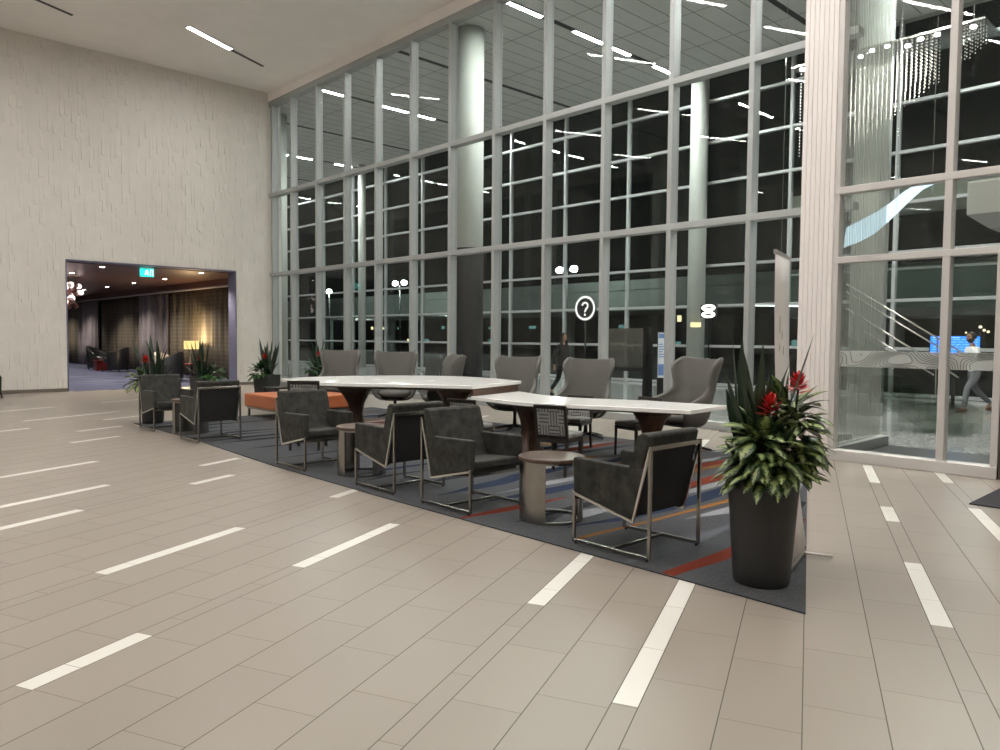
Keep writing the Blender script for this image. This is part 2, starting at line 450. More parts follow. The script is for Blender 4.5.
# relief: staggered vertical slats, each leaning out towards its lower end
rnd = random.Random(3)
x = -8.0
while x < 11.8:
    wd = rnd.choice((.05, .06, .07))
    z = .10-rnd.random()*.6
    while z < CZ:
        L = rnd.uniform(.35, .95); z1 = min(z+L, CZ-.01); z0 = max(z, .10)
        xa, xb = x, min(x+wd-.001, 11.8)
        if z1-z0 > .05:
            blocked = xb > D0-.02 and xa < D1+.02 and z0 < DZ+.02
            if blocked:
                z0 = DZ+.02
                blocked = z1-z0 < .05
                if xa < D0-.06 or xb > D1+.06: blocked = True
            if not blocked:
                d0 = rnd.uniform(.020, .036) if rnd.random() < .34 else rnd.uniform(.002, .008); d1 = rnd.uniform(.001, .003)
                vs = [(xa, YW, z0), (xb, YW, z0), (xb, YW-d0, z0), (xa, YW-d0, z0), (xa, YW, z1), (xb, YW, z1), (xb, YW-d1, z1), (xa, YW-d1, z1)]
                w.add(vs, [(0,1,2,3), (3,2,6,7), (0,3,7,4), (2,1,5,6), (7,6,5,4)])
        z += L
    x += wd
struct(w.build('wall_left', M['relief']), 'tall off-white relief plaster wall with wide opening')
b = MB(); b.box(-8, D0, YW-.035, YW, 0, .09); b.box(D1, 11.75, YW-.035, YW, 0, .09)
struct(b.build('baseboard_left', simple('taupe baseboard', (.16, .13, .105, 1), .5)))
j = MB(); j.box(D1-.03, D1, YW-.02, YW+.52, 0, DZ); j.box(D0, D0+.03, YW-.02, YW+.52, 0, DZ); j.box(D0, D1, YW-.01, YW+.52, DZ-.03, DZ)
struct(j.build('door_1', M['jamb']), 'blue grey lining of the lounge opening')
struct(MB().box(-8, 12.4, -8, 24.25, CZ, CZ+.3).build('ceiling', M['ceil']), 'beige painted lobby ceiling')
struct(MB().box(11.85, 12.3, 4.5, YW, 9.37, CZ).build('trim_1', M['ceil']), 'beige bulkhead above the glazing')
struct(MB().box(-8.3, -8, -8, 24, 0, CZ).build('wall_west', M['paint'])); struct(MB().box(-8, 12.3, -8.3, -8, 0, CZ).build('wall_south', M['paint']))
struct(MB().box(10.1, 10.4, -8, 1.2, 0, CZ).build('wall_right', M['paint']))

# ------------------------------------------------------------------ glazing
def mullion_box(name, p, x0, x1, y0, y1, z0, z1, mat, bev=.006):
    return MB().box(x0, x1, y0, y1, z0, z1).build(name, mat, p, bevel=bev, seg=1)
MY = [22.33, 20.75, 19.16, 17.57, 15.97, 14.40, 12.82, 11.23, 9.64, 8.07, 6.48]
cw = struct(empty('window_1', (XG, 14, 0)), 'tall curtain wall of grey framed glazing')
ox, oy = XG, 14
edges = [YW-.12]+MY+[4.9]
FW = .095; DP = .225
for i, y in enumerate([YW-.06-.07]+MY):
    mullion_box('mullion', cw, 0, DP, y-oy-FW, y-oy, 0, 9.37, M['alu'])
for z0, z1 in ((.0, .14), (3.60, 3.72), (6.23, 6.35), (9.19, 9.37)):
    o = MB().box(-.005, DP-.015, 4.7-oy, YW-oy, z0, z1).build('transom', M['alu'], cw, bevel=.006, seg=1)
for i in range(len(edges)-1):
    a, c = edges[i+1], edges[i]
    MB().box(.15, .162, a-oy-.01, c-oy-.1, .1, 9.3).build('pane', M['glass'], cw)
# vestibule bay
VX = 10.1
vb = struct(empty('window_2', (VX, 3, 0)), 'glazed vestibule bay beside the ribbed pillar')
for (y0, y1, z0, z1) in ((4.24, 4.18, 0, 9.37), (2.945, 2.86, 0, 9.37), (2.375, 2.30, 0, 2.68), (1.3, 1.2, 0, 9.37)):
    mullion_box('mullion', vb, 0, .16, y1-3, y0-3, z0, z1, M['alu_lt'])
for y0, z0, z1 in ((1.2, 3.51, 3.60), (2.30, 2.605, 2.69), (1.2, 6.2, 6.29)): mullion_box('transom', vb, -.004, .15, y0-3, 4.24-3, z0, z1, M['alu_lt'])
mullion_box('transom', vb, -.01, .2, 2.30-3, 4.24-3, 0, .14, M['alu_lt'])
MB().box(.09, .102, 2.9-3, 4.2-3, .1, 9.37).build('pane', M['glass'], vb)
MB().box(.09, .102, 2.34-3, 2.9-3, .1, 2.65).build('pane', M['glass'], vb); MB().box(.09, .102, 1.25-3, 2.9-3, 2.65, 9.37).build('pane', M['glass'], vb)
# etched contour band on the bay's panes
bd = MB().box(.083, .089, 2.38-3, 4.16-3, 1.25, 1.46).build('frosted_band', M['frost'], vb)
cl = MB()
def relief_height(y, z):
    zz = (z-1.25)*3.2
    return (math.sin(3.1*y+2.2*zz)+.8*math.sin(5.3*y-3.4*zz+1.2)+.6*math.sin(8.7*y+4.1*zz+2.1)+.5*math.cos(2.0*y-5*zz))
ny, nz = 120, 20
ya, yb_, za, zb_ = -.61, 1.15, 1.256, 1.454
gy = [ya+(yb_-ya)*i/ny for i in range(ny+1)]; gz = [za+(zb_-za)*k/nz for k in range(nz+1)]
H = [[relief_height(y, z) for z in gz] for y in gy]
for lv in [-1.7+.34*q for q in range(11)]:
    for i in range(ny):
        for k in range(nz):
            P4 = ((i, k), (i+1, k), (i+1, k+1), (i, k+1)); cr_ = []
            for e in range(4):
                (i0, k0), (i1, k1) = P4[e], P4[(e+1) % 4]
                h0, h1 = H[i0][k0]-lv, H[i1][k1]-lv
                if h0*h1 < 0:
                    t = h0/(h0-h1); cr_.append((.080, gy[i0]+(gy[i1]-gy[i0])*t, gz[k0]+(gz[k1]-gz[k0])*t))
            if len(cr_) >= 2 and (Vector(cr_[0])-Vector(cr_[1])).length > 1e-4: cl.bar(cr_[0], cr_[1], .006, .003, up=(1, 0, 0))
cl.build('contour_lines', M['frost_line'], bd)
struct(MB().box(10.12, 10.2, 1.3, 2.29, 0, 2.62).build('door_2', simple('brown reflection panel', (.10, .085, .07, 1), .4)), 'brown reflection panel right of the vestibule glazing')  # brown panel stands in for the reflection in the door opening
# ribbed pillar: a return wall clad in narrow vertical ribs
def ribs(x0, y0, x1, y1, z0, z1, n, d, outw):
    pts = []
    dx, dy = (x1-x0)/n, (y1-y0)/n
    for i in range(n):
        for f, h in ((0, 0), (.12, 0), (.2, 1), (.92, 1), (1, 0)):
            pts.append((x0+dx*(i+f)+outw[0]*d*h, y0+dy*(i+f)+outw[1]*d*h))
    return pts
pp = ribs(10.1, 4.70, 10.1, 4.25, 0, CZ, 7, .010, (-1, 0))
pp += ribs(10.1, 4.25, 10.32, 4.26, 0, CZ, 3, .012, (0, -1))
pp += [(10.32, 4.6)]
struct(MB().prism(pp, 0, CZ).build('trim_2', M['pillar']), 'pale ribbed metal pillar between the two glazed walls')

fs_ = ribs(10.32, 4.27, 12.2, 4.35, 0, CZ, 30, .014, (0, -1))+[(12.2, 4.37), (10.32, 4.29)]
struct(MB().prism(fs_, .15, CZ).build('window_4', fluted_glass()), 'fluted translucent glass screen beside the vestibule')
struct(MB().box(10.33, 12.2, 4.2, 4.42, 0, .15).build('baseboard_vestibule', M['alu'], bevel=.01))
# ------------------------------------------------------------------ concourse beyond the glass
XO = 23.3; ZC = 10.7
struct(MB().box(12.2, 23.6, -10, 62, -.12, -.001).build('floor_concourse', M['terrazzo']), 'polished terrazzo concourse floor')
struct(MB().box(10.25, 12.19, -3, 4.2, -.01, .004).build('floor_vestibule', simple('dark vestibule tile', (.075, .077, .078, 1), .3)))
cc = MB(); cc.box(12.05, 23.6, -10, 62, ZC, ZC+.2, 0)
for k in range(-2, 12):
    y = 5*k
    cc.box(12.1, 23.2, y-.09, y+.09, ZC-.012, ZC-.002, 2)
    for q in range(1, 8):
        yy = y+q*.625
        cc.box(12.1, 23.2, yy-.010, yy+.010, ZC-.006, ZC-.002, 1)
for xx in (14.2, 16.4, 18.6, 20.8): cc.box(xx-.008, xx+.008, -10, 60, ZC-.006, ZC-.002, 1)
struct(cc.build('ceiling_concourse', [M['conc_ceiling'], M['joint'], M['slot']]), 'grey panelled concourse ceiling')
struct(MB().box(12.3, 23.6, 60, 60.3, 0, ZC).build('wall_concourse_north', M['ext_dark'])); struct(MB().box(10.4, 23.6, -10.3, -10, 0, ZC).build('wall_concourse_south', M['ext_dark']))
struct(MB().box(12.05, 12.3, 4.4, 24.2, 9.37, ZC).build('trim_3', M['ceil']))
of = struct(empty('window_3', (XO, 14, 0)), 'outer concourse facade of aluminium framed glazing')
y = 39.8-3.17*0
k = 0
yy = 52.4
while yy > -9:
    mullion_box('mullion', of, -.08, .08, yy-14-.05, yy-14+.05, 0, ZC, M['alu_dark'], .004); yy -= 3.17
for z in (.06, 1.38, 2.77, 4.15, 5.55, 6.98, 8.36, 9.76):
    mullion_box('transom', of, -.09, .07, -24, 46, z-.045, z+.045, M['alu_dark'], .004)
MB().box(0, .012, -24, 46, 0, ZC).build('pane', M['glass_out'], of)
# columns
def column(x, y, r, label, clad=None, z1=ZC):
    o = MB().lathe([(r, 0), (r, z1)], 32).build('pillar', M['column'], smooth=False)
    for p in o.data.polygons: p.use_smooth = len(p.vertices) == 4
    o.location = (x, y, 0); struct(o, label)
    return o
column(15, 17.2, .43, 'broad pale round column behind the glass')
column(22.92, 14.3, .30, 'slim pale round column behind the wing chair')
column(17.2, 6.45, .37, 'pale round column seen through the vestibule')
column(15, 29.3, .40, 'pale round column at the far corner of the glazing')
column(22.4, 34.3, .2, 'slim pale column partly behind a mullion')
column(22.4, 23.75, .15, 'thin pale post beside the broad column')
ck = empty('column_wrap', (15, 17.2, 0)); tag(ck, 'dark patterned wrap around the lower part of the broad round column', 'column wrap')
o = MB().lathe([(.445, 0), (.445, 4.25), (.44, 4.27)], 32).build('wrap_sheet', M['clad_dark'], ck, smooth=True)
MB().box(-.62, -.43, -.25, .3, 0, 1.32).build('service_cabinet', M['black'], ck, bevel=.01)

def strip_light(name, p, q, w, z, mat, label, grp, cat='light'):
    p = Vector((p[0], p[1], 0)); q = Vector((q[0], q[1], 0)); d = q-p; L = d.length; a = math.atan2(d.y, d.x)
    r = empty(name, ((p.x+q.x)/2, (p.y+q.y)/2, z), a); tag(r, label, cat, grp)
    h = MB()
    h.box(-L/2-.02, L/2+.02, -w/2-.02, -w/2, -.035, -.001); h.box(-L/2-.02, L/2+.02, w/2, w/2+.02, -.035, -.001)
    h.box(-L/2-.02, -L/2, -w/2, w/2, -.035, -.001); h.box(L/2, L/2+.02, -w/2, w/2, -.035, -.001)
    h.build('housing', M['alu'], r)
    MB().box(-L/2, L/2, -w/2, w/2, -.03, -.004).build('diffuser', mat, r)
    return r
ORD = ['first', 'second', 'third', 'fourth', 'fifth', 'sixth', 'seventh', 'eighth', 'ninth', 'tenth', 'eleventh', 'twelfth']
for k, y in enumerate(range(5, 50, 10)):
    for q, (xa, xb) in enumerate(((14.45, 15.75), (17.15, 18.5), (18.95, 19.85), (21.2, 22.2))):
        strip_light('linear_ceiling_light', (xa, y), (xb, y), .13, ZC-.012, M['lamp_conc'],
            f'concourse strip light, {ORD[q]} from the glass in the {ORD[k]} lit ceiling slot from the vestibule', 'strip lights in the concourse ceiling slots')

# lobby ceiling lights and slots
dl = Vector((CT, ST))
lights = [((7.85, 20.16), (9.29, 20.86), 'strip light glowing in the beige lobby ceiling near the glazing', 1)]
for kk, (x, y) in enumerate([(0, -4), (5, -4), (-4, 0), (.5, 1.5), (4.8, 2.2), (8.4, 3.6), (8.2, -1.5), (-4, 5.5), (0, 6.2), (4, 6.4), (8.2, 6.6), (-4, 11), (.5, 10.6), (5, 9.4), (-3.4, 16), (1.2, 15.6), (6.4, 13.6), (-3, 20.4), (1.4, 19.6), (8.4, 10.2)]):
    q = dl*1.1
    lights.append(((x-q.x, y-q.y), (x+q.x, y+q.y), 'white strip light in the lobby ceiling over the open floor', 0))
lights.append(((10.6, 2.7), (11.6, 3.15), 'added unseen strip light in the ceiling over the glazed vestibule', 0))  # out-of-view fixture added to brighten the vestibule
lights.append(((10.7, 1.4), (11.7, 1.85), 'added unseen strip light in the ceiling over the vestibule door', 0))  # second unseen fixture, added to lift the vestibule side wall
for i, (a, c, lab, _) in enumerate(lights):
    strip_light('linear_ceiling_light', a, c, .13, CZ, M['lamp_white'], lab, 'strip lights in the lobby ceiling')
for (a, c, lab) in (((9.36, 20.94), (10.6, 21.52), 'dark slot diffuser at the end of the lit ceiling strip'), ((3.4, 20.66), (5.5, 21.55), 'dark slot diffuser above the relief wall')):
    p, q = Vector(a), Vector(c); d = q-p; L = d.length
    r = empty('slot_diffuser', ((p.x+q.x)/2, (p.y+q.y)/2, CZ), math.atan2(d.y, d.x)); tag(r, lab, 'vent', 'slot diffusers in the lobby ceiling')
    MB().box(-L/2, L/2, -.045, .045, -.008, -.001).build('slot', M['slot'], r)
    MB().box(-L/2-.02, L/2+.02, .045, .06, -.012, -.001).build('frame', M['paint'], r)

# ------------------------------------------------------------------ lounge behind the opening
struct(MB().box(-2, 12.6, YW+.0, 56, -.12, -.0015).build('floor_lounge', M['lounge_carpet']), 'blue patterned lounge carpet')
struct(MB().box(-2, 12.6, YW+.5, 56, 3.66, 3.8).build('ceiling_lounge', M['bronze']), 'glossy bronze lounge ceiling')
struct(MB().box(-2.2, -2, YW+.5, 56, 0, 3.7).build('wall_lounge_west', simple('lounge wall', (.12, .09, .07, 1), .7)))
struct(MB().box(-2, 12.6, 52, 52.2, 0, 3.7).build('wall_lounge_north', simple('lounge end wall', (.07, .055, .05, 1), .7)))
struct(MB().box(12.2, 12.4, YW+.5, 52, 0, 3.7).build('wall_lounge_east', simple('lounge side wall', (.08, .07, .06, 1), .7)))
struct(MB().box(11.52, 12.2, YW+.5, 52, 3.42, 3.66).build('trim_4', M['bronze']))
M['track'] = simple('highlight toned track', (.62, .58, .54, 1), .4)  # bright highlight of the metal track put into its colour
tr = MB().box(11.47, 11.66, YW+.55, 51, 3.375, 3.418).build('curtain_track', M['track']); tag(tr, 'bright metal curtain track under the bronze ceiling', 'curtain track')
def curtain(y0, y1, mat, label, amp, wl, x=11.86):
    m = MB(); n = int((y1-y0)/wl*8); vs = []
    for i in range(n+1):
        t = i/n; yy = y0+(y1-y0)*t
        dx = amp*math.sin(2*PI*yy/wl)+amp*.5*math.sin(2*PI*yy/(wl*2.7)+1)
        for z in (.02, 1.2, 2.4, 3.40): vs.append((x+dx*(1.15-.1*z), yy, min(z, 3.37)))
    fs = []
    for i in range(n):
        for k in range(3): fs.append((i*4+k, i*4+k+1, i*4+4+k+1, i*4+4+k))
    m.add(vs, fs)
    o = m.build('curtain', mat, smooth=True, solid=.01); tag(o, label, 'curtain', 'curtains along the lounge wall')
curtain(24.8, 32.6, M['sheer'], 'plaid sheer curtain behind the lit lamp', .085, .42)
curtain(32.6, 36.0, M['drape'], 'mauve grey drape between the two plaid sheers', .10, .42, 11.78)
curtain(36.0, 42.3, M['sheer'], 'plaid sheer curtain behind the pair of black tub chairs', .05, .36)
curtain(42.3, 46.0, M['drape'], 'mauve grey drape nearer the bubble chandelier', .10, .42, 11.78)
curtain(46.0, 51.6, M['sheer'], 'plaid sheer curtain at the far end of the lounge', .05, .36)
def tub_chair(loc, rz, mat, label, sc=1):
    r = empty('tub_chair', loc, rz); tag(r, label, 'armchair', 'tub chairs in the lounge'); r.scale = (sc, sc, sc)
    m = MB(); n = 20; vs = []; fs = []
    for i in range(n+1):
        a = PI*1.08*(i/n)-PI*.54-PI/2
        e = abs(i/n-.5)*2
        h = .78-.26*e**1.6
        for (rad, z) in ((.40, .05), (.42, h), (.33, h-.02), (.31, .30)): vs.append((math.cos(a)*rad, math.sin(a)*rad, z))
    for i in range(n):
        for k in range(3): fs.append((i*4+k, i*4+4+k, i*4+4+k+1, i*4+k+1))
        fs.append((i*4+3, i*4+7, i*4+4, i*4))
    fs += [(0, 1, 2, 3), (n*4+3, n*4+2, n*4+1, n*4)]
    m.add(vs, fs); m.build('shell', mat, r, smooth=True, bevel=.02)
    MB().lathe([(.02, .28), (.30, .28), (.33, .32), (.33, .40), (.30, .44), (.02, .445)], 24).build('seat', mat, r, smooth=True)
    for sx in (-1, 1):
        for sy in (-1, 1): MB().tube([(sx*.26, sy*.24, .16), (sx*.28, sy*.26, 0)], [.025, .015], 8).build('leg', M['espresso'], r)
    return r
tub_chair((10.75, 38.6, 0), R(-134), M['leather'], 'black leather tub chair left of the small red table', 1.4)
tub_chair((10.5, 35.6, 0), R(46), M['leather'], 'black leather tub chair right of the small red table', 1.4)
tub_chair((10.92, 30.4, 0), R(-140), M['leather_lt'], 'silver grey tub chair near the lit lamp', 1.25)
tub_chair((9.75, 27.3, 0), R(46), M['leather'], 'dark tub chair between the two far planters, in front of the lamp', 1.35)
tub_chair((8.6, 47.0, 0), R(0), M['leather'], 'dark tub chair at the far edge of the lounge opening', 1.2)
rt = empty('side_table', (10.35, 37.1, 0)); tag(rt, 'small oxblood red side table between two black tub chairs', 'table')
MB().box(-.28, .28, -.28, .28, .42, .48).build('top', M['red_wood'], rt, bevel=.008); MB().box(-.24, .24, -.24, .24, .0, .42).build('cabinet_body', M['red_wood'], rt)
rt = empty('side_table', (11.28, 29.0, 0)); tag(rt, 'dark round side table carrying the lit lamp', 'table')
MB().lathe([(.3, .5), (.31, .52), (.3, .54)], 28).build('top', M['red_wood'], rt); MB().lathe([(.2, 0), (.2, .03), (.04, .05), (.04, .5)], 20).build('pedestal', M['espresso'], rt)
lp = empty('table_lamp', (11.28, 29.0, .54)); tag(lp, 'lit table lamp with glowing amber drum shade', 'lamp')
MB().box(-.09, .09, -.09, .09, 0, .03).box(-.05, .05, -.05, .05, .03, .55).build('base', M['steel_lt'], lp)
L = bpy.data.lights.new('lamp_bulb', 'POINT'); L.energy = 70; L.color = (1, .72, .38); L.shadow_soft_size = .06
lo_ = bpy.data.objects.new('lamp_bulb', L); COL.objects.link(lo_); lo_.parent = lp; lo_.location = (0, 0, .95)
MB().lathe([(.27, .55), (.27, .86)], 28, cap=False).build('lamp_shade', M['shade'], lp, smooth=True, solid=.006)
DLP = ['nearest the exit sign on its left', 'beside the blue grey jamb of the opening', 'just right of the exit sign, nearer the curtains', 'in front of the nearer mauve drape', 'in front of the middle plaid sheer',
       'above the black tub chairs', 'above the far mauve drape', 'at the far plaid sheer', 'over the chandelier, in the corner of the opening', 'deep behind the chandelier', 'second deep behind the chandelier', 'deepest behind the chandelier', 'out towards the hidden side of the lounge']
for i, (x, y) in enumerate([(7.05, 24.95), (9.97, 24.75), (10.09, 28.34), (10.02, 31.45), (10.05, 34.97), (9.99, 38.13), (10.0, 43.5), (10, 47.5), (7.0, 28.08), (7.0, 32), (7, 37), (7, 43), (4.2, 28)]):
    r = empty('recessed_downlight', (x, y, 3.66)); tag(r, 'bright downlight in the bronze lounge ceiling '+DLP[i], 'light', 'downlights in the lounge ceiling')
    MB().arc(.075, .10, 0, 2*PI, -.012, -.001, 20).build('trim_ring', M['steel_lt'], r)
    MB().lathe([(.075, -.008), (.075, -.002)], 20).build('lens', M['downlight'], r)
    L = bpy.data.lights.new('downlight_lamp', 'SPOT'); L.energy = 260; L.spot_size = R(125); L.spot_blend = .6; L.color = (1, .88, .74); L.shadow_soft_size = .07
    lo_ = bpy.data.objects.new('downlight_lamp', L); COL.objects.link(lo_); lo_.parent = r; lo_.location = (0, 0, -.03)
ch = empty('bubble_chandelier', (7.35, 30.0, 3.66)); tag(ch, 'cluster of lit glass bubbles hanging from the bronze ceiling', 'chandelier')
MB().lathe([(.35, -.05), (.35, -.001)], 28).build('canopy_plate', M['chrome'], ch)
rr = random.Random(5)
for i in range(34):
    a = rr.random()*2*PI; q = rr.random()**.5*.42; z = -.3-rr.random()*.75
    q *= 1 if z > -.75 else .6
    MB().ball((math.cos(a)*q, math.sin(a)*q, z), rr.uniform(.07, .12), 12, 8).build('glass_bubble', M['bubble'] if i % 3 == 0 else M['bubble_dk'], ch, smooth=True)
st_ = MB()
for i in range(6): st_.tube([(math.cos(i)*.2, math.sin(i)*.2, -.05), (math.cos(i)*.22, math.sin(i)*.22, -.5)], .006, 5)
st_.build('suspension_wires', M['chrome'], ch)
ex = empty('exit_sign', (8.22, 24.6, 3.42)); ex.scale = (.9, .9, .9); tag(ex, 'teal running figure exit sign hanging in the lounge opening', 'exit sign')
MB().box(-.22, .22, -.035, .035, 0, .255).build('sign_box', M['exit_green'], ex, bevel=.006, seg=1)
g_ = MB()
def disc(m, x, z, r, y=-.037): m.add([(x+math.cos(2*PI*i/12)*r, y, z+math.sin(2*PI*i/12)*r) for i in range(12)], [tuple(range(12))])
disc(g_, -.005, .205, .019)
for p, q in (((0, .18), (-.02, .12)), ((-.02, .12), (.03, .085)), ((.03, .085), (.02, .045)), ((-.02, .12), (-.05, .08)), ((-.05, .08), (-.085, .078)), ((0, .175), (.045, .15)), ((0, .175), (-.05, .165)), ((-.05, .165), (-.06, .13))):
    g_.bar((p[0], -.037, p[1]), (q[0], -.037, q[1]), .003, .022, up=(0, 0, 1))
g_.box(.10, .112, -.038, -.036, .03, .225); g_.box(.112, .185, -.038, -.036, .215, .225); g_.box(.175, .185, -.038, -.036, .03, .215)
g_.build('pictogram', M['exit_white'], ex)
MB().box(-.02, .02, -.02, .02, .255, .2665).build('mounting', M['blackmetal'], ex)

# ------------------------------------------------------------------ carpet
cz = .010
poly = [(4.24, 1.88), (9.62, 4.30), (9.62, 14.3), (4.52, 14.3), (4.50, 11.5), (4.30, 8.6), (4.24, 6.0)]
CM = ['carpet', 'c_red', 'c_gold', 'c_navy', 'c_grey', 'c_dark', 'c_mid', 'c_blue']
ca = MB(); ca.prism(poly, .001, cz)
def xmin(y):
    P = [(1.88, 4.24), (6, 4.24), (8.6, 4.30), (11.5, 4.50), (14.3, 4.52)]
    for (a, xa), (b_, xb) in zip(P, P[1:]):
        if a <= y <= b_: return xa+(xb-xa)*(y-a)/(b_-a)
    return 4.3
def xmax(y): return min(9.62, 4.24+(y-1.88)/.4498) if y < 4.3 else 9.62
layer = [0]
def stripe(pts, mi):
    """pts: (x, ylow, yhigh) along x - one woven streak"""
    layer[0] += 1; z = cz+.0004+.00025*(layer[0] % 9)
    # densify
    d = []
    for (a, c) in zip(pts, pts[1:]):
        n = 8
        for i in range(n):
            t = i/n; e = t*t*(3-2*t)
            d.append((a[0]+(c[0]-a[0])*t, a[1]+(c[1]-a[1])*e, a[2]+(c[2]-a[2])*e))
    d.append(pts[-1])
    run = []
    for (x, y0, y1) in d:
        y = (y0+y1)/2
        lim = xmax(min(y0, y1))-.02
        xx = max(x, xmin(y)+.01)
        xx = min(xx, lim)
        run.append((xx, y0, y1))
    vs = []; fs = []
    for i, (x, y0, y1) in enumerate(run):
        vs += [(x, y0, z), (x, y1, z)]
    for i in range(len(run)-1):
        if run[i+1][0]-run[i][0] > 1e-4: fs.append((2*i, 2*i+2, 2*i+3, 2*i+1))
    ca.add(vs, fs, mi)
# streaks read off the photograph
stripe([(4.24, 2.78, 2.88), (4.9, 2.74, 2.88), (5.6, 2.74, 2.90), (6.6, 2.9, 2.92)], 1)
stripe([(4.5, 3.80, 3.85), (5.6, 3.75, 3.80), (6.8, 3.72, 3.80), (8.2, 3.80, 3.92)], 2)
stripe([(5.7, 3.60, 3.62), (6.4, 3.42, 3.62), (7.2, 3.40, 3.64), (8.4, 3.7, 3.72)], 4)
stripe([(4.7, 4.10, 4.12), (5.4, 3.92, 4.05), (6.2, 3.88, 4.10), (7.4, 3.95, 4.16), (9.0, 4.2, 4.3)], 3)
stripe([(5.9, 4.16, 4.18), (6.8, 4.20, 4.32), (8.0, 4.22, 4.38), (9.6, 4.38, 4.42)], 4)
stripe([(4.6, 4.28, 4.30), (5.1, 4.24, 4.44), (5.9, 4.30, 4.40), (6.3, 4.36, 4.38)], 4)
stripe([(6.2, 4.38, 4.40), (7.0, 4.36, 4.52), (8.2, 4.42, 4.62), (9.6, 4.6, 4.68)], 1)
stripe([(4.5, 4.52, 4.54), (5.6, 4.50, 4.64), (6.8, 4.60, 4.66)], 5)
stripe([(5.6, 3.0, 3.03), (6.4, 3.02, 3.2), (7.4, 3.22, 3.3)], 5)
stripe([(4.24, 3.15, 3.20), (5.0, 3.10, 3.30), (5.8, 3.2, 3.25)], 6)
stripe([(4.24, 4.93, 4.98), (4.8, 4.86, 5.00), (5.6, 4.9, 4.94)], 1)
stripe([(4.9, 5.30, 5.32), (5.6, 5.14, 5.36), (6.6, 5.2, 5.34), (7.6, 5.3, 5.32)], 3)
stripe([(4.7, 5.82, 5.84), (5.5, 5.80, 6.02), (6.3, 5.95, 6.2), (7.4, 6.1, 6.12)], 3)
stripe([(5.2, 5.50, 5.52), (6.2, 5.46, 5.62), (7.4, 5.5, 5.56)], 4)
stripe([(5.9, 4.78, 4.80), (7.0, 4.74, 4.92), (8.2, 4.86, 4.94), (9.6, 5.0, 5.04)], 2)
rs = random.Random(12)
y = 5.0
seq = [1, 4, 2, 6, 1, 3, 4, 2, 5, 1, 4, 3, 6, 2, 7]
i = 0
while y < 14.0:
    x0 = 6.0+rs.random()*1.0; wd = rs.uniform(.07, .2)
    x1 = min(9.6, x0+rs.uniform(1.8, 3.6))
    sl = rs.uniform(-.02, .06)
    stripe([(x0, y, y+.01), (x0+(x1-x0)*.35, y+sl, y+sl+wd), (x0+(x1-x0)*.7, y+sl*2-.02, y+sl*2+wd), (x1, y+sl*3, y+sl*3+.02)], seq[i % len(seq)])
    i += 1; y += rs.uniform(.12, .3)
y = 6.4
while y < 14.0:
    x0 = 4.3+rs.random()*.5; wd = rs.uniform(.06, .2); x1 = x0+rs.uniform(.9, 2.2); sl = rs.uniform(-.03, .05)
    stripe([(x0, y, y+.01), (x0+(x1-x0)*.4, y+sl, y+sl+wd), (x1, y+sl*2, y+sl*2+.02)], rs.choice([5, 6, 5, 6, 3, 5]))
    y += rs.uniform(.25, .5)
o = ca.build('area_carpet', [M[k] for k in CM]); tag(o, 'slate carpet with red, gold, navy and grey streaks under the seating', 'carpet')
em = MB().prism([(8.34, 2.12), (9.7, 2.12), (9.7, .2), (8.34, .2)], .001, .014).build('entrance_mat', M['mat'], bevel=.004); tag(em, 'black entrance mat in front of the vestibule door', 'doormat')

# ------------------------------------------------------------------ charcoal lounge armchairs
def lounge_chair():
    r = empty('lounge_armchair'); tag(r, 'x', 'armchair', 'charcoal velvet lounge armchairs along the carpet edge')
    W = .33; b = .024
    for s_ in (-1, 1):
        x = s_*(W-b/2)
        MB().box(x-b/2, x+b/2, .36-b, .36, .012, .40).build('leg', M['steel'], r, bevel=.002, seg=1)
        MB().box(x-b/2, x+b/2, -.36, -.36+b, .012, .82).build('leg', M['steel'], r, bevel=.002, seg=1)
        MB().box(x-b/2, x+b/2, -.36+b, .36-b, .012, .012+b).build('floor_rail', M['steel'], r, bevel=.002, seg=1)
        m = MB(); xt = s_*(W-.009)
        m.bar((xt, .355, .388), (xt, -.205, .262), .018, .016, up=(1, 0, 0)); m.bar((xt, -.205, .256), (xt, -.345, .80), .018, .016, up=(1, 0, 0))
        m.build('side_trim', M['steel_lt'], r)
        a = MB().prism([(.355, .665), (.362, .65), (.355, .395), (-.20, .272), (-.30, .66), (-.28, .66), (-.10, .655)], s_*(W-.065), s_*(W-.002), 'x')
        a.build('arm', M['velvet'], r, bevel=.014)
        for yy in (.33, -.33): MB().lathe([(.012, 0), (.012, .012)], 10, (x, yy)).build('glide', M['blackmetal'], r)
    MB().box(-W+b, W-b, -.355, -.355+b, .785, .82).build('top_rail', M['steel'], r, bevel=.002, seg=1)
    MB().box(-W+b, W-b, -.03, -.03+b, .014, .036).build('cross_stretcher', M['steel'], r, bevel=.002, seg=1)
    bk = MB().prism([(-.185, .28), (-.325, .84), (-.335, .885), (-.315, .905), (-.265, .905), (-.235, .885), (-.145, .60), (-.06, .42)], -W+.004, W-.004, 'x')
    bk.build('backrest', M['velvet'], r, bevel=.016)
    MB().prism([(-.205, .30), (-.332, .785), (-.338, .785), (-.213, .298)], -W+.05, W-.05, 'x').build('back_panel', M['velvet_dk'], r)
    MB().prism([(.345, .39), (.345, .335), (-.15, .28), (-.17, .34)], -W+.066, W-.066, 'x').build('seat_base', M['velvet_dk'], r, bevel=.006)
    MB().prism([(.36, .47), (.365, .40), (.35, .392), (-.17, .335), (-.13, .44)], -W+.068, W-.068, 'x').build('seat_cushion', M['velvet'], r, bevel=.02, seg=3)
    MB().bar((-W+b, .345, .345), (W-b, .345, .345), .02, .024).build('front_rail', M['steel'], r)
    return r
c0 = lounge_chair()
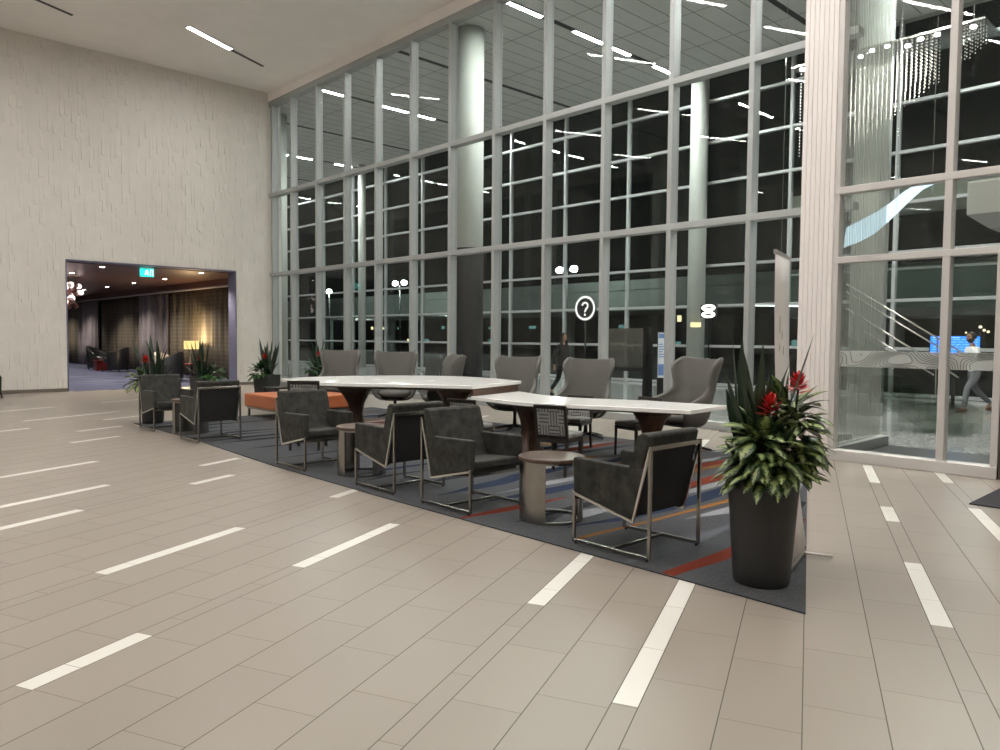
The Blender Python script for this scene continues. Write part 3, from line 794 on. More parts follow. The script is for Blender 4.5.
arm = [((4.70, 3.42), 0, 'charcoal velvet armchair with its back to the tall red-flowered planter'),
       ((4.70, 6.48), 0, 'charcoal velvet armchair back to back with another, facing the middle drum table'),
       ((4.69, 5.32), PI, 'charcoal velvet armchair facing the big planter, beside the brushed drum table'),
       ((4.69, 8.24), PI, 'charcoal velvet armchair in front of the orange ottoman and woven stool'),
       ((4.70, 11.38), 0, 'charcoal velvet armchair showing its back panel left of the orange ottoman'),
       ((4.69, 13.18), PI, 'charcoal velvet armchair at the far end of the carpet, before the lounge opening')]
for i, (p, rz, lab) in enumerate(arm):
    c = c0 if i == 0 else copy_tree(c0)
    place(c, (p[0], p[1], cz+.0025), rz, lab)
# ------------------------------------------------------------------ drum side tables
def drum():
    r = empty('drum_side_table'); tag(r, 'x', 'table', 'drum side tables between the armchairs')
    MB().lathe([(.27, .522), (.29, .526), (.292, .548), (.285, .555)], 40).build('tabletop', M['table_wood'], r, smooth=False, bevel=.002, seg=1)
    MB().arc(.262, .278, R(80), R(212), .022, .521, 26).build('shell_panel', M['steel'], r)
    MB().arc(.262, .278, R(282), R(345), .022, .521, 16).build('shell_panel', M['steel'], r)
    MB().arc(.235, .279, R(0), R(360), 0, .021, 40).build('base_ring', M['steel'], r)
    MB().arc(.24, .279, R(0), R(360), .505, .5215, 40).build('top_ring', M['steel'], r)
    return r
d0 = drum()
for i, (p, rz, lab) in enumerate([((4.83, 4.42), 0, 'brushed steel drum side table next to the armchair by the planter'),
                                  ((4.80, 7.36), R(-18), 'brushed steel drum side table between the second pair of armchairs'),
                                  ((4.76, 12.30), R(-20), 'brushed steel drum side table between the two far armchairs')]):
    d = d0 if i == 0 else copy_tree(d0)
    place(d, (p[0], p[1], cz+.0025), rz, lab)

# ------------------------------------------------------------------ communal tables
def slab(pts, z0, z1):
    return MB().prism(pts, z0, z1)
def smooth_poly(pts, closed_corners):
    """catmull-rom through pts, sharp at the listed corner indices"""
    out = []; n = len(pts)
    for i in range(n):
        p1, p2 = Vector(pts[i]), Vector(pts[(i+1) % n])
        p0 = Vector(pts[i-1]) if i not in closed_corners else p1-(p2-p1)
        p3 = Vector(pts[(i+2) % n]) if (i+1) % n not in closed_corners else p2+(p2-p1)
        for k in range(6):
            t = k/6
            q = .5*((2*p1)+(-p0+p2)*t+(2*p0-5*p1+4*p2-p3)*t*t+(-p0+3*p1-3*p2+p3)*t**3)
            out.append((q.x, q.y))
    return out
def pedestal(m, c, z1, rz, top=(.36, .26), neck=(.11, .10), base=(.26, .22)):
    prof = [(0, base), (.03, base), (.16, (base[0]*.62, base[1]*.66)), (.36, (neck[0]*1.15, neck[1]*1.1)), (.48, neck), (.66, (neck[0]*1.35, neck[1]*1.2)), (.82, (top[0]*.62, top[1]*.66)), (1, top)]
    n = 24; vs = []; fs = []
    for (t, (a, b_)) in prof:
        for j in range(n):
            u = 2*PI*j/n; cu, su = math.cos(u), math.sin(u); e = .55
            x = a*math.copysign(abs(cu)**e, cu); y = b_*math.copysign(abs(su)**e, su)
            vs.append((c[0]+x*math.cos(rz)-y*math.sin(rz), c[1]+x*math.sin(rz)+y*math.cos(rz), t*z1))
    for i in range(len(prof)-1):
        for j in range(n): fs.append((i*n+j, i*n+(j+1) % n, (i+1)*n+(j+1) % n, (i+1)*n+j))
    fs += [tuple(range(n))[::-1], tuple((len(prof)-1)*n+j for j in range(n))]
    m.add(vs, fs); return m
LT = empty('communal_table', (7.7, 6.6, cz+.0025)); tag(LT, 'lower white quartz communal table with curved top on dark wood pedestals', 'table')
lo = [(7.74, 4.87), (8.72, 4.96), (8.47, 6.13), (8.09, 7.25), (8.39, 8.39), (7.11, 8.08), (7.00, 7.40), (7.02, 6.72), (7.37, 5.86)]
f = lambda P: [(x-7.7, y-6.6) for x, y in P]
slab(smooth_poly(f(lo), {0, 1, 4, 5}), .69, .74).build('tabletop', M['quartz'], LT, bevel=.006)
lo_in = [(7.86, 5.1), (8.55, 5.18), (8.32, 6.1), (7.95, 7.2), (8.15, 8.15), (7.3, 7.95), (7.2, 7.35), (7.22, 6.8), (7.55, 5.95)]
slab(smooth_poly(f(lo_in), {0, 1, 4, 5}), .655, .69).build('apron', M['walnut_h'], LT)
for c in ((7.55, 7.35), (8.02, 5.62)): pedestal(MB(), (c[0]-7.7, c[1]-6.6), .655, R(70), (.27, .21), (.10, .09), (.22, .19)).build('pedestal', M['walnut'], LT, smooth=True)
for c in ((7.62, 6.9), (7.95, 5.75)):
    MB().box(c[0]-7.7-.06, c[0]-7.7+.06, c[1]-6.6-.05, c[1]-6.6+.05, .74, .744).build('power_grommet', M['sign_white'] if 0 else M['quartz'], LT, bevel=.001, seg=1)
UT = empty('communal_table', (7.2, 9.6, cz+.0025)); tag(UT, 'taller white quartz communal table ending in a walnut drop panel', 'table')
up = [(7.08, 8.02), (8.55, 8.50), (8.72, 9.35), (8.62, 10.3), (8.05, 10.95), (7.2, 11.38), (6.4, 11.45), (5.80, 11.25), (5.72, 10.3), (5.93, 9.67), (6.42, 9.02), (6.78, 8.52)]
f = lambda P: [(x-7.2, y-9.6) for x, y in P]
slab(smooth_poly(f(up), {0, 1, 7}), .845, .895).build('tabletop', M['quartz'], UT, bevel=.006)
up_in = [(7.12, 8.06), (8.48, 8.50), (8.52, 9.3), (8.4, 10.1), (7.9, 10.7), (7.1, 11.1), (6.3, 11.15), (6.1, 10.9), (6.05, 10.3), (6.2, 9.8), (6.6, 9.15), (6.9, 8.6)]
slab(smooth_poly(f(up_in), {0, 1, 7}), .80, .845).build('apron', M['walnut_h'], UT)
MB().prism([(-.08, -1.54), (1.28, -1.10), (1.27, -1.06), (-.09, -1.50)], .745, .80).build('drop_panel', M['walnut_h'], UT, bevel=.003)
for c, a in (((6.55, 10.2), 45), ((7.35, 8.75), 60)): pedestal(MB(), (c[0]-7.2, c[1]-9.6), .80, R(a), (.40, .27)).build('pedestal', M['walnut'], UT, smooth=True)
for c in ((6.9, 10.1), (7.4, 9.4), (6.4, 10.6)):
    MB().box(c[0]-7.2-.06, c[0]-7.2+.06, c[1]-9.6-.05, c[1]-9.6+.05, .895, .899).build('power_grommet', M['quartz'], UT, bevel=.001, seg=1)

# ------------------------------------------------------------------ woven-back dining chairs
def dining():
    r = empty('dining_chair'); tag(r, 'x', 'chair', 'dark wood chairs with woven fabric backs')
    for s_ in (-1, 1):
        MB().tube([(s_*.185, .21, .40), (s_*.187, .215, 0)], [.027, .02], 4).build('leg', M['espresso'], r)
        MB().prism([(-.19, .40), (-.225, 0), (-.195, 0), (-.155, .40)], s_*.185-.017, s_*.185+.017, 'x').build('leg', M['espresso'], r, bevel=.003)
    fr = MB()
    for s_ in (-1, 1): fr.prism([(-.155, .40), (-.19, .40), (-.262, .83), (-.235, .83)], s_*.19-.017, s_*.19+.017, 'x')
    fr.prism([(-.228, .78), (-.258, .79), (-.264, .83), (-.236, .83)], -.19, .19, 'x'); fr.prism([(-.166, .445), (-.194, .445), (-.197, .473), (-.169, .473)], -.19, .19, 'x')
    fb = fr.build('back_frame', M['espresso'], r, bevel=.003, seg=1)
    MB().prism([(-.170, .475), (-.198, .475), (-.250, .785), (-.224, .785)], -.172, .172, 'x').build('back_panel', M['weave'], r, bevel=.004)
    MB().box(-.20, .20, -.19, .225, .385, .435).build('seat_frame', M['espresso'], r, bevel=.004)
    MB().box(-.20, .20, -.185, .235, .435, .495).build('seat_cushion', M['weave'], r, bevel=.02, seg=3)
    return r
w0 = dining()
PH = PI/2
for i, (x, y, deg, sc, lab) in enumerate([
        (6.53, 5.86, 15, (1, 1, .985), 'woven-back wooden chair at the near side of the lower white table'),
        (6.36, 7.22, 18, (1, 1, .97), 'woven-back wooden chair peeking over the armchair by the table step'),
        (5.33, 9.53, 47, (1.06, 1.06, 1.17), 'taller woven-back wooden stool in front of the orange ottoman'),
        (8.37, 6.10, 172, (1, 1, .94), 'woven-seat wooden chair tucked under the table before the rightmost wing chair'),
        (8.22, 7.10, 198, (1, 1, .90), 'woven-seat wooden chair across the lower table, before the wing chair near the walking woman')]):
    c = w0 if i == 0 else copy_tree(w0)
    place(c, (x, y, cz+.0025), R(deg)-PH, lab, sc)

# ------------------------------------------------------------------ wing swivel chairs
def egg():
    r = empty('wing_chair'); tag(r, 'x', 'chair', 'grey felt wing chairs along the glass')
    rows = [(.345, .16, .24, -.10), (.36, .26, .42, -.16), (.40, .33, .54, -.215), (.47, .375, .62, -.24), (.56, .405, .66, -.255), (.64, .41, .64, -.262), (.70, .40, .54, -.268), (.75, .375, .38, -.275),
            (.81, .352, .28, -.285), (.88, .345, .255, -.295), (.96, .358, .27, -.312), (1.05, .383, .295, -.33), (1.13, .402, .30, -.345), (1.20, .40, .26, -.36), (1.24, .375, .19, -.37), (1.252, .34, .14, -.372)]
    n = 16; m = MB(); vs = []
    def P(row, s_):
        z, w_, d, b_ = row
        a = s_*PI/2
        x = w_*math.copysign(abs(math.sin(a))**.75, a); y = b_+d*(1-abs(math.cos(a))**.85)
        if z > 1.1: z = z+(.040*abs(s_)**2.0*(1-.75*max(0, abs(s_)-.72)/.28)-.010)*min(1, (z-1.1)/.15)
        if .5 < z < .75: z = z-.04*abs(s_)**2*0
        return (x, y, z)
    for row in rows:
        for i in range(n+1): vs.append(P(row, -1+2*i/n))
    fs = []
    for k in range(len(rows)-1):
        for i in range(n): fs.append((k*(n+1)+i, k*(n+1)+i+1, (k+1)*(n+1)+i+1, (k+1)*(n+1)+i))
    # close the bottom pan
    o_ = len(vs); vs.append((0, .0, .335))
    for i in range(n): fs.append((i+1, i, o_))
    o2 = len(vs); 
    fs.append((0, o_, n))
    m.add(vs, fs)
    sh = m.build('shell', M['egg'], r, smooth=True)
    q = sh.modifiers.new('Solid', 'SOLIDIFY'); q.thickness = .065; q.offset = 0
    q = sh.modifiers.new('Sub', 'SUBSURF'); q.levels = 2; q.render_levels = 2
    sc = MB().lathe([(.02, .395), (.27, .40), (.315, .43), (.315, .485), (.28, .515), (.02, .525)], 28, (0, .07), 0, True, 1.0, 1.0).build('seat_cushion', M['egg'], r, smooth=True)
    MB().lathe([(.035, .05), (.028, .2), (.035, .34)], 16).build('stem', M['blackmetal'], r, smooth=True)
    for k in range(5):
        a = 2*PI*k/5+.3
        MB().tube([(0, 0, .06), (math.cos(a)*.18, math.sin(a)*.18, .045), (math.cos(a)*.34, math.sin(a)*.34, .012)], [.028, .022, .012], 8).build('base_leg', M['blackmetal'], r, smooth=True)
    return r
e0 = egg()
for i, (x, y, deg, sc, lab, on) in enumerate([
        (8.72, 14.22, 232, 1.03, 'grey wing chair above the orange ottoman, farthest down the glass', 1),
        (8.82, 12.32, 230, 1.03, 'grey wing chair facing out squarely over the taller white table', 1),
        (8.83, 10.80, 152, 1.0, 'grey wing chair turned sideways, in front of the dark column wrap', 1),
        (9.20, 9.30, 204, 1.0, 'grey wing chair behind the step between the two white tables', 1),
        (9.30, 7.78, 204, 1.0, 'grey wing chair next to the walking woman behind the glass', 1),
        (9.30, 5.92, 163, 1.045, 'grey wing chair by the slim column, at the end of the lower white table', 1)]):
    c = e0 if i == 0 else copy_tree(e0)
    place(c, (x, y, cz+.0025 if on else 0), R(deg)-PH, lab, (sc, sc, sc))

# ------------------------------------------------------------------ ottoman and low table
ot = empty('ottoman', (7.36, 13.55, cz+.0025)); tag(ot, 'burnt orange square ottoman bench on steel legs', 'ottoman')
MB().box(-.77, .77, -.76, .76, .19, .45).build('cushion', M['orange'], ot, bevel=.03, seg=3)
MB().box(-.73, .73, -.72, .72, .15, .189).build('frame', M['steel'], ot, bevel=.003)
for sx in (-1, 1):
    for sy in (-1, 1): MB().box(sx*.70-.02, sx*.70+.02, sy*.69-.02, sy*.69+.02, 0, .15).build('leg', M['steel'], ot)
lt = empty('coffee_table', (8.05, 15.35, 0), R(0)); lt.scale = (.75, .8, .9); tag(lt, 'low dark wood open frame table behind the orange ottoman', 'table')
MB().box(-.55, .55, -.35, .35, .50, .535).build('top', M['espresso'], lt, bevel=.004)
for sx in (-1, 1):
    for sy in (-1, 1): MB().box(sx*.52-.025, sx*.52+.025, sy*.32-.025, sy*.32+.025, 0, .50).build('leg', M['espresso'], lt)
MB().box(-.5, .5, -.3, .3, .16, .185).build('shelf', M['table_wood'], lt)

# ------------------------------------------------------------------ planters
def leaf(m, base, az, el, L, W, droop, fold=.25, seg=6, shape='ovate', twist=0):
    """one bent blade; UV u across, v along"""
    d = Vector((math.cos(az)*math.cos(el), math.sin(az)*math.cos(el), math.sin(el)))
    p = Vector(base); o = len(m.v); side = Vector((-math.sin(az), math.cos(az), 0))
    step = L/seg
    for i in range(seg+1):
        t = i/seg
        if shape == 'ovate': wd = W*math.sin(PI*min(1, t**.8))**.8*(1 if t < .98 else .2)
        else: wd = W*(1-t**4)*(.75+.5*t)
        wd = max(wd, .0015)
        up = side.cross(d).normalized()
        tw = twist*t; sd = (side*math.cos(tw)+up*math.sin(tw))
        for u, sg in ((0, -1), (.5, 0), (1, 1)):
            q = p+sd*(sg*wd/2)+up*(abs(sg)*wd*fold*.5)
            m.uv[len(m.v)] = (u, t); m.v.append(tuple(q))
        if i < seg:
            d = (d+Vector((0, 0, -droop/seg))).normalized(); p = p+d*step
    for i in range(seg):
        for k in (0, 1):
            a = o+i*3+k; m.f.append((a, a+1, a+4, a+3)); m.m.append(0)
def bromeliad(m, base, rnd, sc=1):
    for k in range(22):
        h = k/22; az = k*2.4+rnd.random()*.3
        leaf(m, (base[0], base[1], base[2]+h*.10*sc), az, .25+h*1.0, (.105-.045*h)*sc, .042*sc, .25, .3, 4)
def make_planter(kind, loc, rz, label, seed, r_top=.225, r_bot=.175, h=.70, dense=1.0, cc=(1, 1), flowers=((0, 0),), snake=(0, 0), tall=.55, bush=(.1, 0), domes=((-.10, .05, .03, .15, .16, 110),)):
    rnd = random.Random(seed)
    r = empty('planter', loc, rz); tag(r, label, 'potted plant', 'charcoal planters with red bromeliads')
    if kind == 'round':
        prof = [(r_bot*.96, 0), (r_bot, .012)]+[(r_bot+(r_top-r_bot)*(t/8)**.9, .012+(h-.012)*t/8) for t in range(1, 9)]+[(r_top-.012, h+.004), (r_top-.03, h), (r_top-.035, h-.06)]
        MB().lathe(prof, 48).build('pot', M['pot'], r, smooth=True)
        MB().lathe([(.01, h-.055), (r_top-.033, h-.052), (r_top-.036, h-.06)], 24).build('soil', M['soil'], r)
    else:
        a, b_ = r_bot*.86, r_top*.86
        vs = [(sx*q, sy*q, z) for q, z in ((a, 0), (b_, h), (b_-.02, h), (b_-.025, h-.05)) for sx, sy in ((-1,-1),(1,-1),(1,1),(-1,1))]
        fs = [(0,3,2,1)]+[(k*4+i, k*4+(i+1) % 4, k*4+4+(i+1) % 4, k*4+4+i) for k in range(3) for i in range(4)]
        m = MB(); m.add(vs, fs); m.build('pot', M['pot'], r, bevel=.004)
        MB().box(-b_+.024, b_-.024, -b_+.024, b_-.024, h-.06, h-.045).build('soil', M['soil'], r)
    # sword leaves
    m = MB()
    for k in range(int(20*dense)):
        q = rnd.random()*2*PI; e = rnd.uniform(1.15, 1.5)
        x = snake[0]+rnd.uniform(-.09, .09); y = snake[1]+rnd.uniform(-.09, .09)
        leaf(m, (x, y, h-.05), q, e, rnd.uniform(.6, 1)*tall, .078, rnd.uniform(0, .12), .35, 6, 'sword', rnd.uniform(-.6, .6))
    for k in range(int(9*dense)):
        q = rnd.random()*2*PI
        leaf(m, (snake[0], snake[1], h-.05), q, rnd.uniform(.8, 1.15), rnd.uniform(.4, .65)*tall, .06, rnd.uniform(.1, .4), .35, 6, 'sword')
    m.build('sword_leaves', M['leaf_snake'], r, smooth=True)
    # leafy domes spilling over the rim
    m = MB()
    for (bx, by, bz, br, bh, cnt) in domes:
        for k in range(int(cnt*dense)):
            q = rnd.random()*2*PI; e = math.asin(rnd.uniform(-.35, 1))
            x = bx+math.cos(q)*math.cos(e)*br; y = by+math.sin(q)*math.cos(e)*br; z = h+bz+math.sin(e)*bh
            leaf(m, (x, y, z), q+rnd.uniform(-.5, .5), e*.75+rnd.uniform(-.25, .35), rnd.uniform(.17, .245), rnd.uniform(.078, .105), rnd.uniform(.6, 1.4), .12, 6, 'ovate', rnd.uniform(-.4, .4))
    m.build('variegated_leaves', M['leaf_var'] if kind == 'round' else M['leaf_green'], r, smooth=True)
    st2 = MB()
    for k in range(8):
        q = rnd.random()*2*PI; st2.tube([(bush[0]*.5, bush[1]*.5, h-.06), (bush[0]+math.cos(q)*.06, bush[1]+math.sin(q)*.06, h+.3)], .008, 6)
    st2.build('stems', M['leaf_green'], r, smooth=True)
    for (fx, fy, fz) in flowers:
        m = MB(); bromeliad(m, (fx, fy, h+fz), rnd, 1.0)
        fo = m.build('bromeliad_flower', M['bract'], r, smooth=True)
        MB().tube([(fx*.8, fy*.8, h-.06), (fx, fy, h+fz+.02)], .008, 6).build('flower_stalk', M['leaf_green'], fo)
    return r
# camera-facing directions: towards the hall is roughly (-.85,-.5); across is (.72,-.69)
rt_ = (.725, -.689); fr_ = (-.69, -.724)
def rf(a, b_): return (rt_[0]*a+fr_[0]*b_, rt_[1]*a+fr_[1]*b_)
make_planter('round', (4.585, 2.335, cz+.0025), 0, 'tall tapered charcoal planter with variegated foliage and two red bromeliads at the carpet corner', 4,
    dense=1.0, flowers=(rf(-.02, .14)+(.40,), rf(.20, .02)+(.53,)), snake=rf(-.03, -.10), tall=1.02, bush=rf(.12, 0),
    domes=(rf(.03, .03)+(.06, .165, .17, 150), rf(.16, -.02)+(.24, .11, .24, 110), rf(-.05, .1)+(.16, .09, .16, 40)))
for i, (x, y, lab, sd) in enumerate([(4.80, 14.16, 'dark planter hidden behind the far armchair at the carpet end', 11), (6.72, 16.55, 'dark square planter before the lounge opening, between two armchairs', 12),
        (8.5, 17.19, 'dark square planter against the relief wall corner above the ottoman', 13), (10.95, 18.95, 'dark planter by the glass behind the farthest wing chair', 14)]):
    sd_ = -1 if i != 1 else 1
    big = dict(r_top=.225, r_bot=.175, h=.70) if i == 0 else dict(r_top=.27, r_bot=.22, h=.66)
    make_planter('square' if i else 'round', (x, y, 0.0125 if y < 14.3 else 0), .2*i, lab, sd, dense=.8, flowers=(rf(-.06, .12)+(.38,),), snake=rf(.05*-sd_, -.02), tall=1.0, bush=rf(.18*sd_, .05), **big,
        domes=(rf(.17*sd_, .04)+(.02, .14, .15, 70),))

# ------------------------------------------------------------------ roll-up banner, edge on
bd = Vector((.962, .272, 0)).normalized(); bn = Vector((-bd.y, bd.x, 0))
bs = empty('banner_stand', (4.96, 2.27, cz+.0025)); tag(bs, 'roll-up banner stand seen edge on behind the tall planter', 'banner')
Lb = .52
def bp(a, n_, z): v = bd*a+bn*n_; return (v.x, v.y, z)
m = MB(); n = 10; vs = []
for i in range(n+1):
    t = i/n; z = .055+t*2.115; ln = .02+.17*t+.05*math.sin(t*PI)
    for a in (0, Lb):
        m.uv[len(m.v)] = (a/Lb, t); m.v.append(bp(a, ln, z))
for i in range(n): m.f.append((2*i, 2*i+1, 2*i+3, 2*i+2)); m.m.append(0)
pb = m.build('banner_panel', M['banner'], bs, smooth=True, solid=.004)
m = MB()
for k, (a, z, L) in enumerate(((.16, 1.62, .12), (.24, 1.58, .07), (.15, 1.50, .05), (.28, 1.47, .06))):
    t = (z-.09)/2.08; ln = .02+.17*t+.05*math.sin(t*PI)-.004
    m.bar(bp(a, ln, z), bp(a+.02, ln+.005, z+L), .012, .002, up=tuple(bn))
m.build('banner_print', simple('banner ink', (.16, .12, .12, 1), .6), pb)
m = MB(); m.bar(bp(-.01, .192, 2.175), bp(Lb+.01, .192, 2.175), .022, .03); m.build('top_bar', M['steel_lt'], bs, bevel=.004)
m = MB(); m.prism([(.02, 0), (.02, .03), (.05, .06), (.08, .06), (.11, .03), (.11, 0)], 0, Lb, 'x')
o = m.build('base_cassette', M['steel_lt'], bs, bevel=.006); o.rotation_euler = (0, 0, math.atan2(bd.y, bd.x)); o.location = tuple(bn*.0-bd*.02)
m = MB(); m.tube([bp(.25, .06, .08), bp(.25, .19, 1.1), bp(.25, .205, 2.16)], .008, 8); m.build('support_pole', M['steel_lt'], bs, smooth=True)
m = MB(); m.bar(bp(.46, .06, .012), bp(.48, -.17, .010), .03, .018); m.build('foot', M['steel_lt'], bs, bevel=.006)

# ------------------------------------------------------------------ things in the concourse
q = empty('information_sign', (15.5, 13.02, 0), R(-(90-46)-2)); tag(q, 'round question mark information sign on a thin post behind the glass', 'sign')
q.rotation_euler = (0, 0, R(-86))
MB().lathe([(.02, 0), (.02, 2.1)], 10).build('post', M['blackmetal'], q, smooth=True); MB().lathe([(.2, 0), (.2, .02)], 24).build('base', M['blackmetal'], q)
def ydisc(m, c, r, y0, y1, n=40):
    m.prism([(c[0]+math.cos(2*PI*i/n)*r, c[1]+math.sin(2*PI*i/n)*r) for i in range(n)], y0, y1, 'y')
m = MB(); ydisc(m, (0, 2.41), .325, -.03, .03); m.build('sign_disc', M['sign_dark'], q)
m = MB(); o_ = [(math.cos(2*PI*i/48), math.sin(2*PI*i/48)) for i in range(49)]
for i in range(48):
    a, c = o_[i], o_[i+1]
    m.quad((a[0]*.325, -.032, 2.41+a[1]*.325), (c[0]*.325, -.032, 2.41+c[1]*.325), (c[0]*.265, -.032, 2.41+c[1]*.265), (a[0]*.265, -.032, 2.41+a[1]*.265))
m.build('ring', M['sign_white'], q)
m = MB(); pts = []
for i in range(15):
    a = R(175)-R(250)*i/14
    pts.append((math.cos(a)*.09, 2.47+math.sin(a)*.085))
pts += [(.035, 2.365), (.004, 2.335), (0, 2.29)]
for a, c in zip(pts, pts[1:]): m.bar((a[0], -.033, a[1]), (c[0], -.033, c[1]), .004, .048, up=(0, 0, 1))
for p in pts[1:-1]:
    m.add([(p[0]+math.cos(2*PI*i/10)*.024, -.0345, p[1]+math.sin(2*PI*i/10)*.024) for i in range(10)], [tuple(range(10))])
m.add([(math.cos(2*PI*i/14)*.032, -.034, 2.235+math.sin(2*PI*i/14)*.032) for i in range(14)], [tuple(range(14))])
m.build('question_mark', M['sign_white'], q)
gp = empty('glass_partition', (14, 10.5, 0)); tag(gp, 'tinted glass screen with black lower rail standing behind the glass wall', 'partition')
MB().box(-.006, .006, -.6, .68, .95, 1.84).build('panel', glass('smoked glass', (.42, .42, .41, 1), 1.0, .25, (.28, .27, .25, 1)), gp)
MB().box(-.03, .03, -.6, .68, .86, .95).build('lower_rail', M['black'], gp, bevel=.004)
for yy in (-.62, -.50, .70): MB().box(-.04, .04, yy-.045, yy+.045, 0, 1.86).build('post', M['blackmetal'], gp, bevel=.004)
tt = empty('information_totem', (14.0, 9.58, 0), R(-45)); tag(tt, 'slim information totem with a white and blue poster behind the glass', 'sign')
MB().box(-.09, .09, -.02, .02, 0, 1.78).build('body', M['blackmetal'], tt, bevel=.004)
m = MB().box(-.08, .08, -.026, -.021, .75, 1.74).build('poster', M['poster'], tt)
m = MB().box(-.07, .07, -.029, -.0265, 1.62, 1.72)
for k in range(6): m.box(-.065, .065-.02*(k % 3), -.029, -.0265, 1.2+k*.055, 1.222+k*.055)
m.box(-.07, .07, -.029, -.0265, .8, 1.05); m.build('print', M['poster_blue'], tt)
def beam_seat(x, y, rz, n, label, z=0):
    r = empty('bench_seat', (x, y, z), rz); tag(r, label, 'seating', 'black waiting seats in the concourse')
    for k in range(n):
        cx = (k-(n-1)/2)*.6
        MB().box(cx-.26, cx+.26, -.22, .26, .40, .45).build('seat', M['leather'], r, bevel=.015); MB().prism([(-.20, .42), (-.38, .98), (-.34, .99), (-.15, .46)], cx-.25, cx+.25, 'x').build('backrest', M['leather'], r, bevel=.012)
        MB().tube([(cx+.29, .24, .40), (cx+.29, .24, .62), (cx+.29, -.2, .62), (cx+.29, -.25, .42)], .014, 8).build('armrest', M['chrome'], r, smooth=True)
    MB().box(-n*.3, n*.3, -.04, .04, .33, .39).build('beam', M['chrome'], r)
    for s_ in (-1, 1): MB().tube([(s_*n*.22, .25, .012), (s_*n*.22, 0, .34), (s_*n*.22, -.3, .012)], .018, 8).build('leg', M['chrome'], r)
beam_seat(13.6, 16.75, R(215)-PH, 2, 'pair of black chrome waiting seats seen between two wing chairs', 0)
beam_seat(14.0, 19.3, R(40)-PH, 1, 'single black waiting seat seen beside the squarely facing wing chair', 0)
ls = empty('loop_wall_light', (21.9, 13.2, 2.52)); tag(ls, 'bright double loop light beyond the slim column', 'light')
m = MB()
for dz, L in ((.12, .42), (-.1, .42)):
    m.tube([(0, L*.5*math.cos(2*PI*i/16), dz+.07*math.sin(2*PI*i/16)) for i in range(17)], .035, 8)
m.build('loop', emit('loop glow', (1, 1, .93, 1), 3.5), ls)
MB().box(.02, .08, -.3, .3, -.2, .22).build('back_plate', M['black'], ls); MB().lathe([(.02, -2.52), (.02, 0)], 8, (.06, 0)).build('post', M['blackmetal'], ls)
ys = empty('yellow_notice', (22.58, 14.085, 2.10), math.atan2(-13.7, -21.95)+PI/2); ys.scale = (1.45, 1.45, 1.45); tag(ys, 'small glowing yellow notice fixed to the slim column', 'sign')
MB().box(-.12, .12, -.02, .02, -.05, .06).build('notice_plate', M['yellow_sign'], ys, bevel=.004); MB().box(-.03, .03, .0, .1, -.03, .03).build('bracket', M['blackmetal'], ys)
# display screen
sc_ = empty('display_screen', (20, 5.5, 0), R(-98)); sc_.rotation_euler = (0, 0, math.atan2(-5.5, -20)+PI/2); tag(sc_, 'glowing blue information screen beside the walking man', 'screen')
MB().box(-.52, .52, -.03, .03, 1.28, 1.74).build('casing', M['black'], sc_, bevel=.006)
MB().box(-.50, .50, -.034, -.031, 1.30, 1.72).build('display', M['screen'], sc_)
m = MB(); rr = random.Random(8)
for k in range(6):
    xx = -.45
    while xx < .42:
        L = rr.uniform(.05, .2); m.box(xx, min(xx+L, .46), -.036, -.0345, 1.34+k*.06, 1.352+k*.06); xx += L+.04
m.box(-.45, .1, -.036, -.0345, 1.68, 1.705)
m.build('text_rows', M['screen_txt'], sc_)
MB().box(-.04, .04, -.02, .04, 0, 1.3).build('stand_post', M['blackmetal'], sc_); MB().box(-.3, .3, -.2, .2, 0, .02).build('foot', M['blackmetal'], sc_)
# ribbon light
rb = empty('ribbon_light', (13.6, 4.72, 3.23)); rb.scale = (.907, .907, .907); tag(rb, 'glowing pale blue ribbon sculpture floating behind the vestibule glass', 'light')
rp = [(6.11, 3.80, 3.40), (5.85, 3.96, 3.52), (5.62, 4.09, 3.66), (5.38, 4.22, 3.85), (5.12, 4.36, 4.03), (4.9, 4.42, 4.16), (4.66, 4.44, 4.30), (4.37, 4.45, 4.41)]
m = MB(); vs = []; fs = []
for i, (y, zt, zb) in enumerate(rp): vs += [(.25*math.sin(i*.7), y-5.2, zb-3.4), (.25*math.sin(i*.7)+.12, y-5.2, zt-3.4)]
for i in range(len(rp)-1): fs.append((2*i, 2*i+2, 2*i+3, 2*i+1))
m.add(vs, fs); m.build('ribbon_panel', M['ribbon'], rb, smooth=True, solid=.02)
m = MB()
for k in range(3): m.tube([(.1, 4.6-5.2+k*.6, .9-.3*k), (.1, 4.6-5.2+k*.6, (ZC-3.232)/.907)], .004, 5)
m.build('suspension_wires', M['chrome'], rb)
for i, (Y, z, L, lab) in enumerate(((8.6, 2.42, 1.5, 'flat glowing white light panel seen past the banner'), (7.55, 2.6, .5, 'small glowing white light panel beside the ribbed pillar'))):
    r = empty('light_panel', (17.5, Y, z), R(-40)); tag(r, lab, 'light', 'glowing panels behind the banner')
    MB().prism([(-L/2, -.05), (L/2, -.25), (L/2, .25), (-L/2+.1, .1)], 0, .02).build('panel', M['ribbon_w'], r)
    MB().tube([(0, 0, .02), (0, 0, ZC-z-.001)], .005, 5).build('wire', M['chrome'], r)
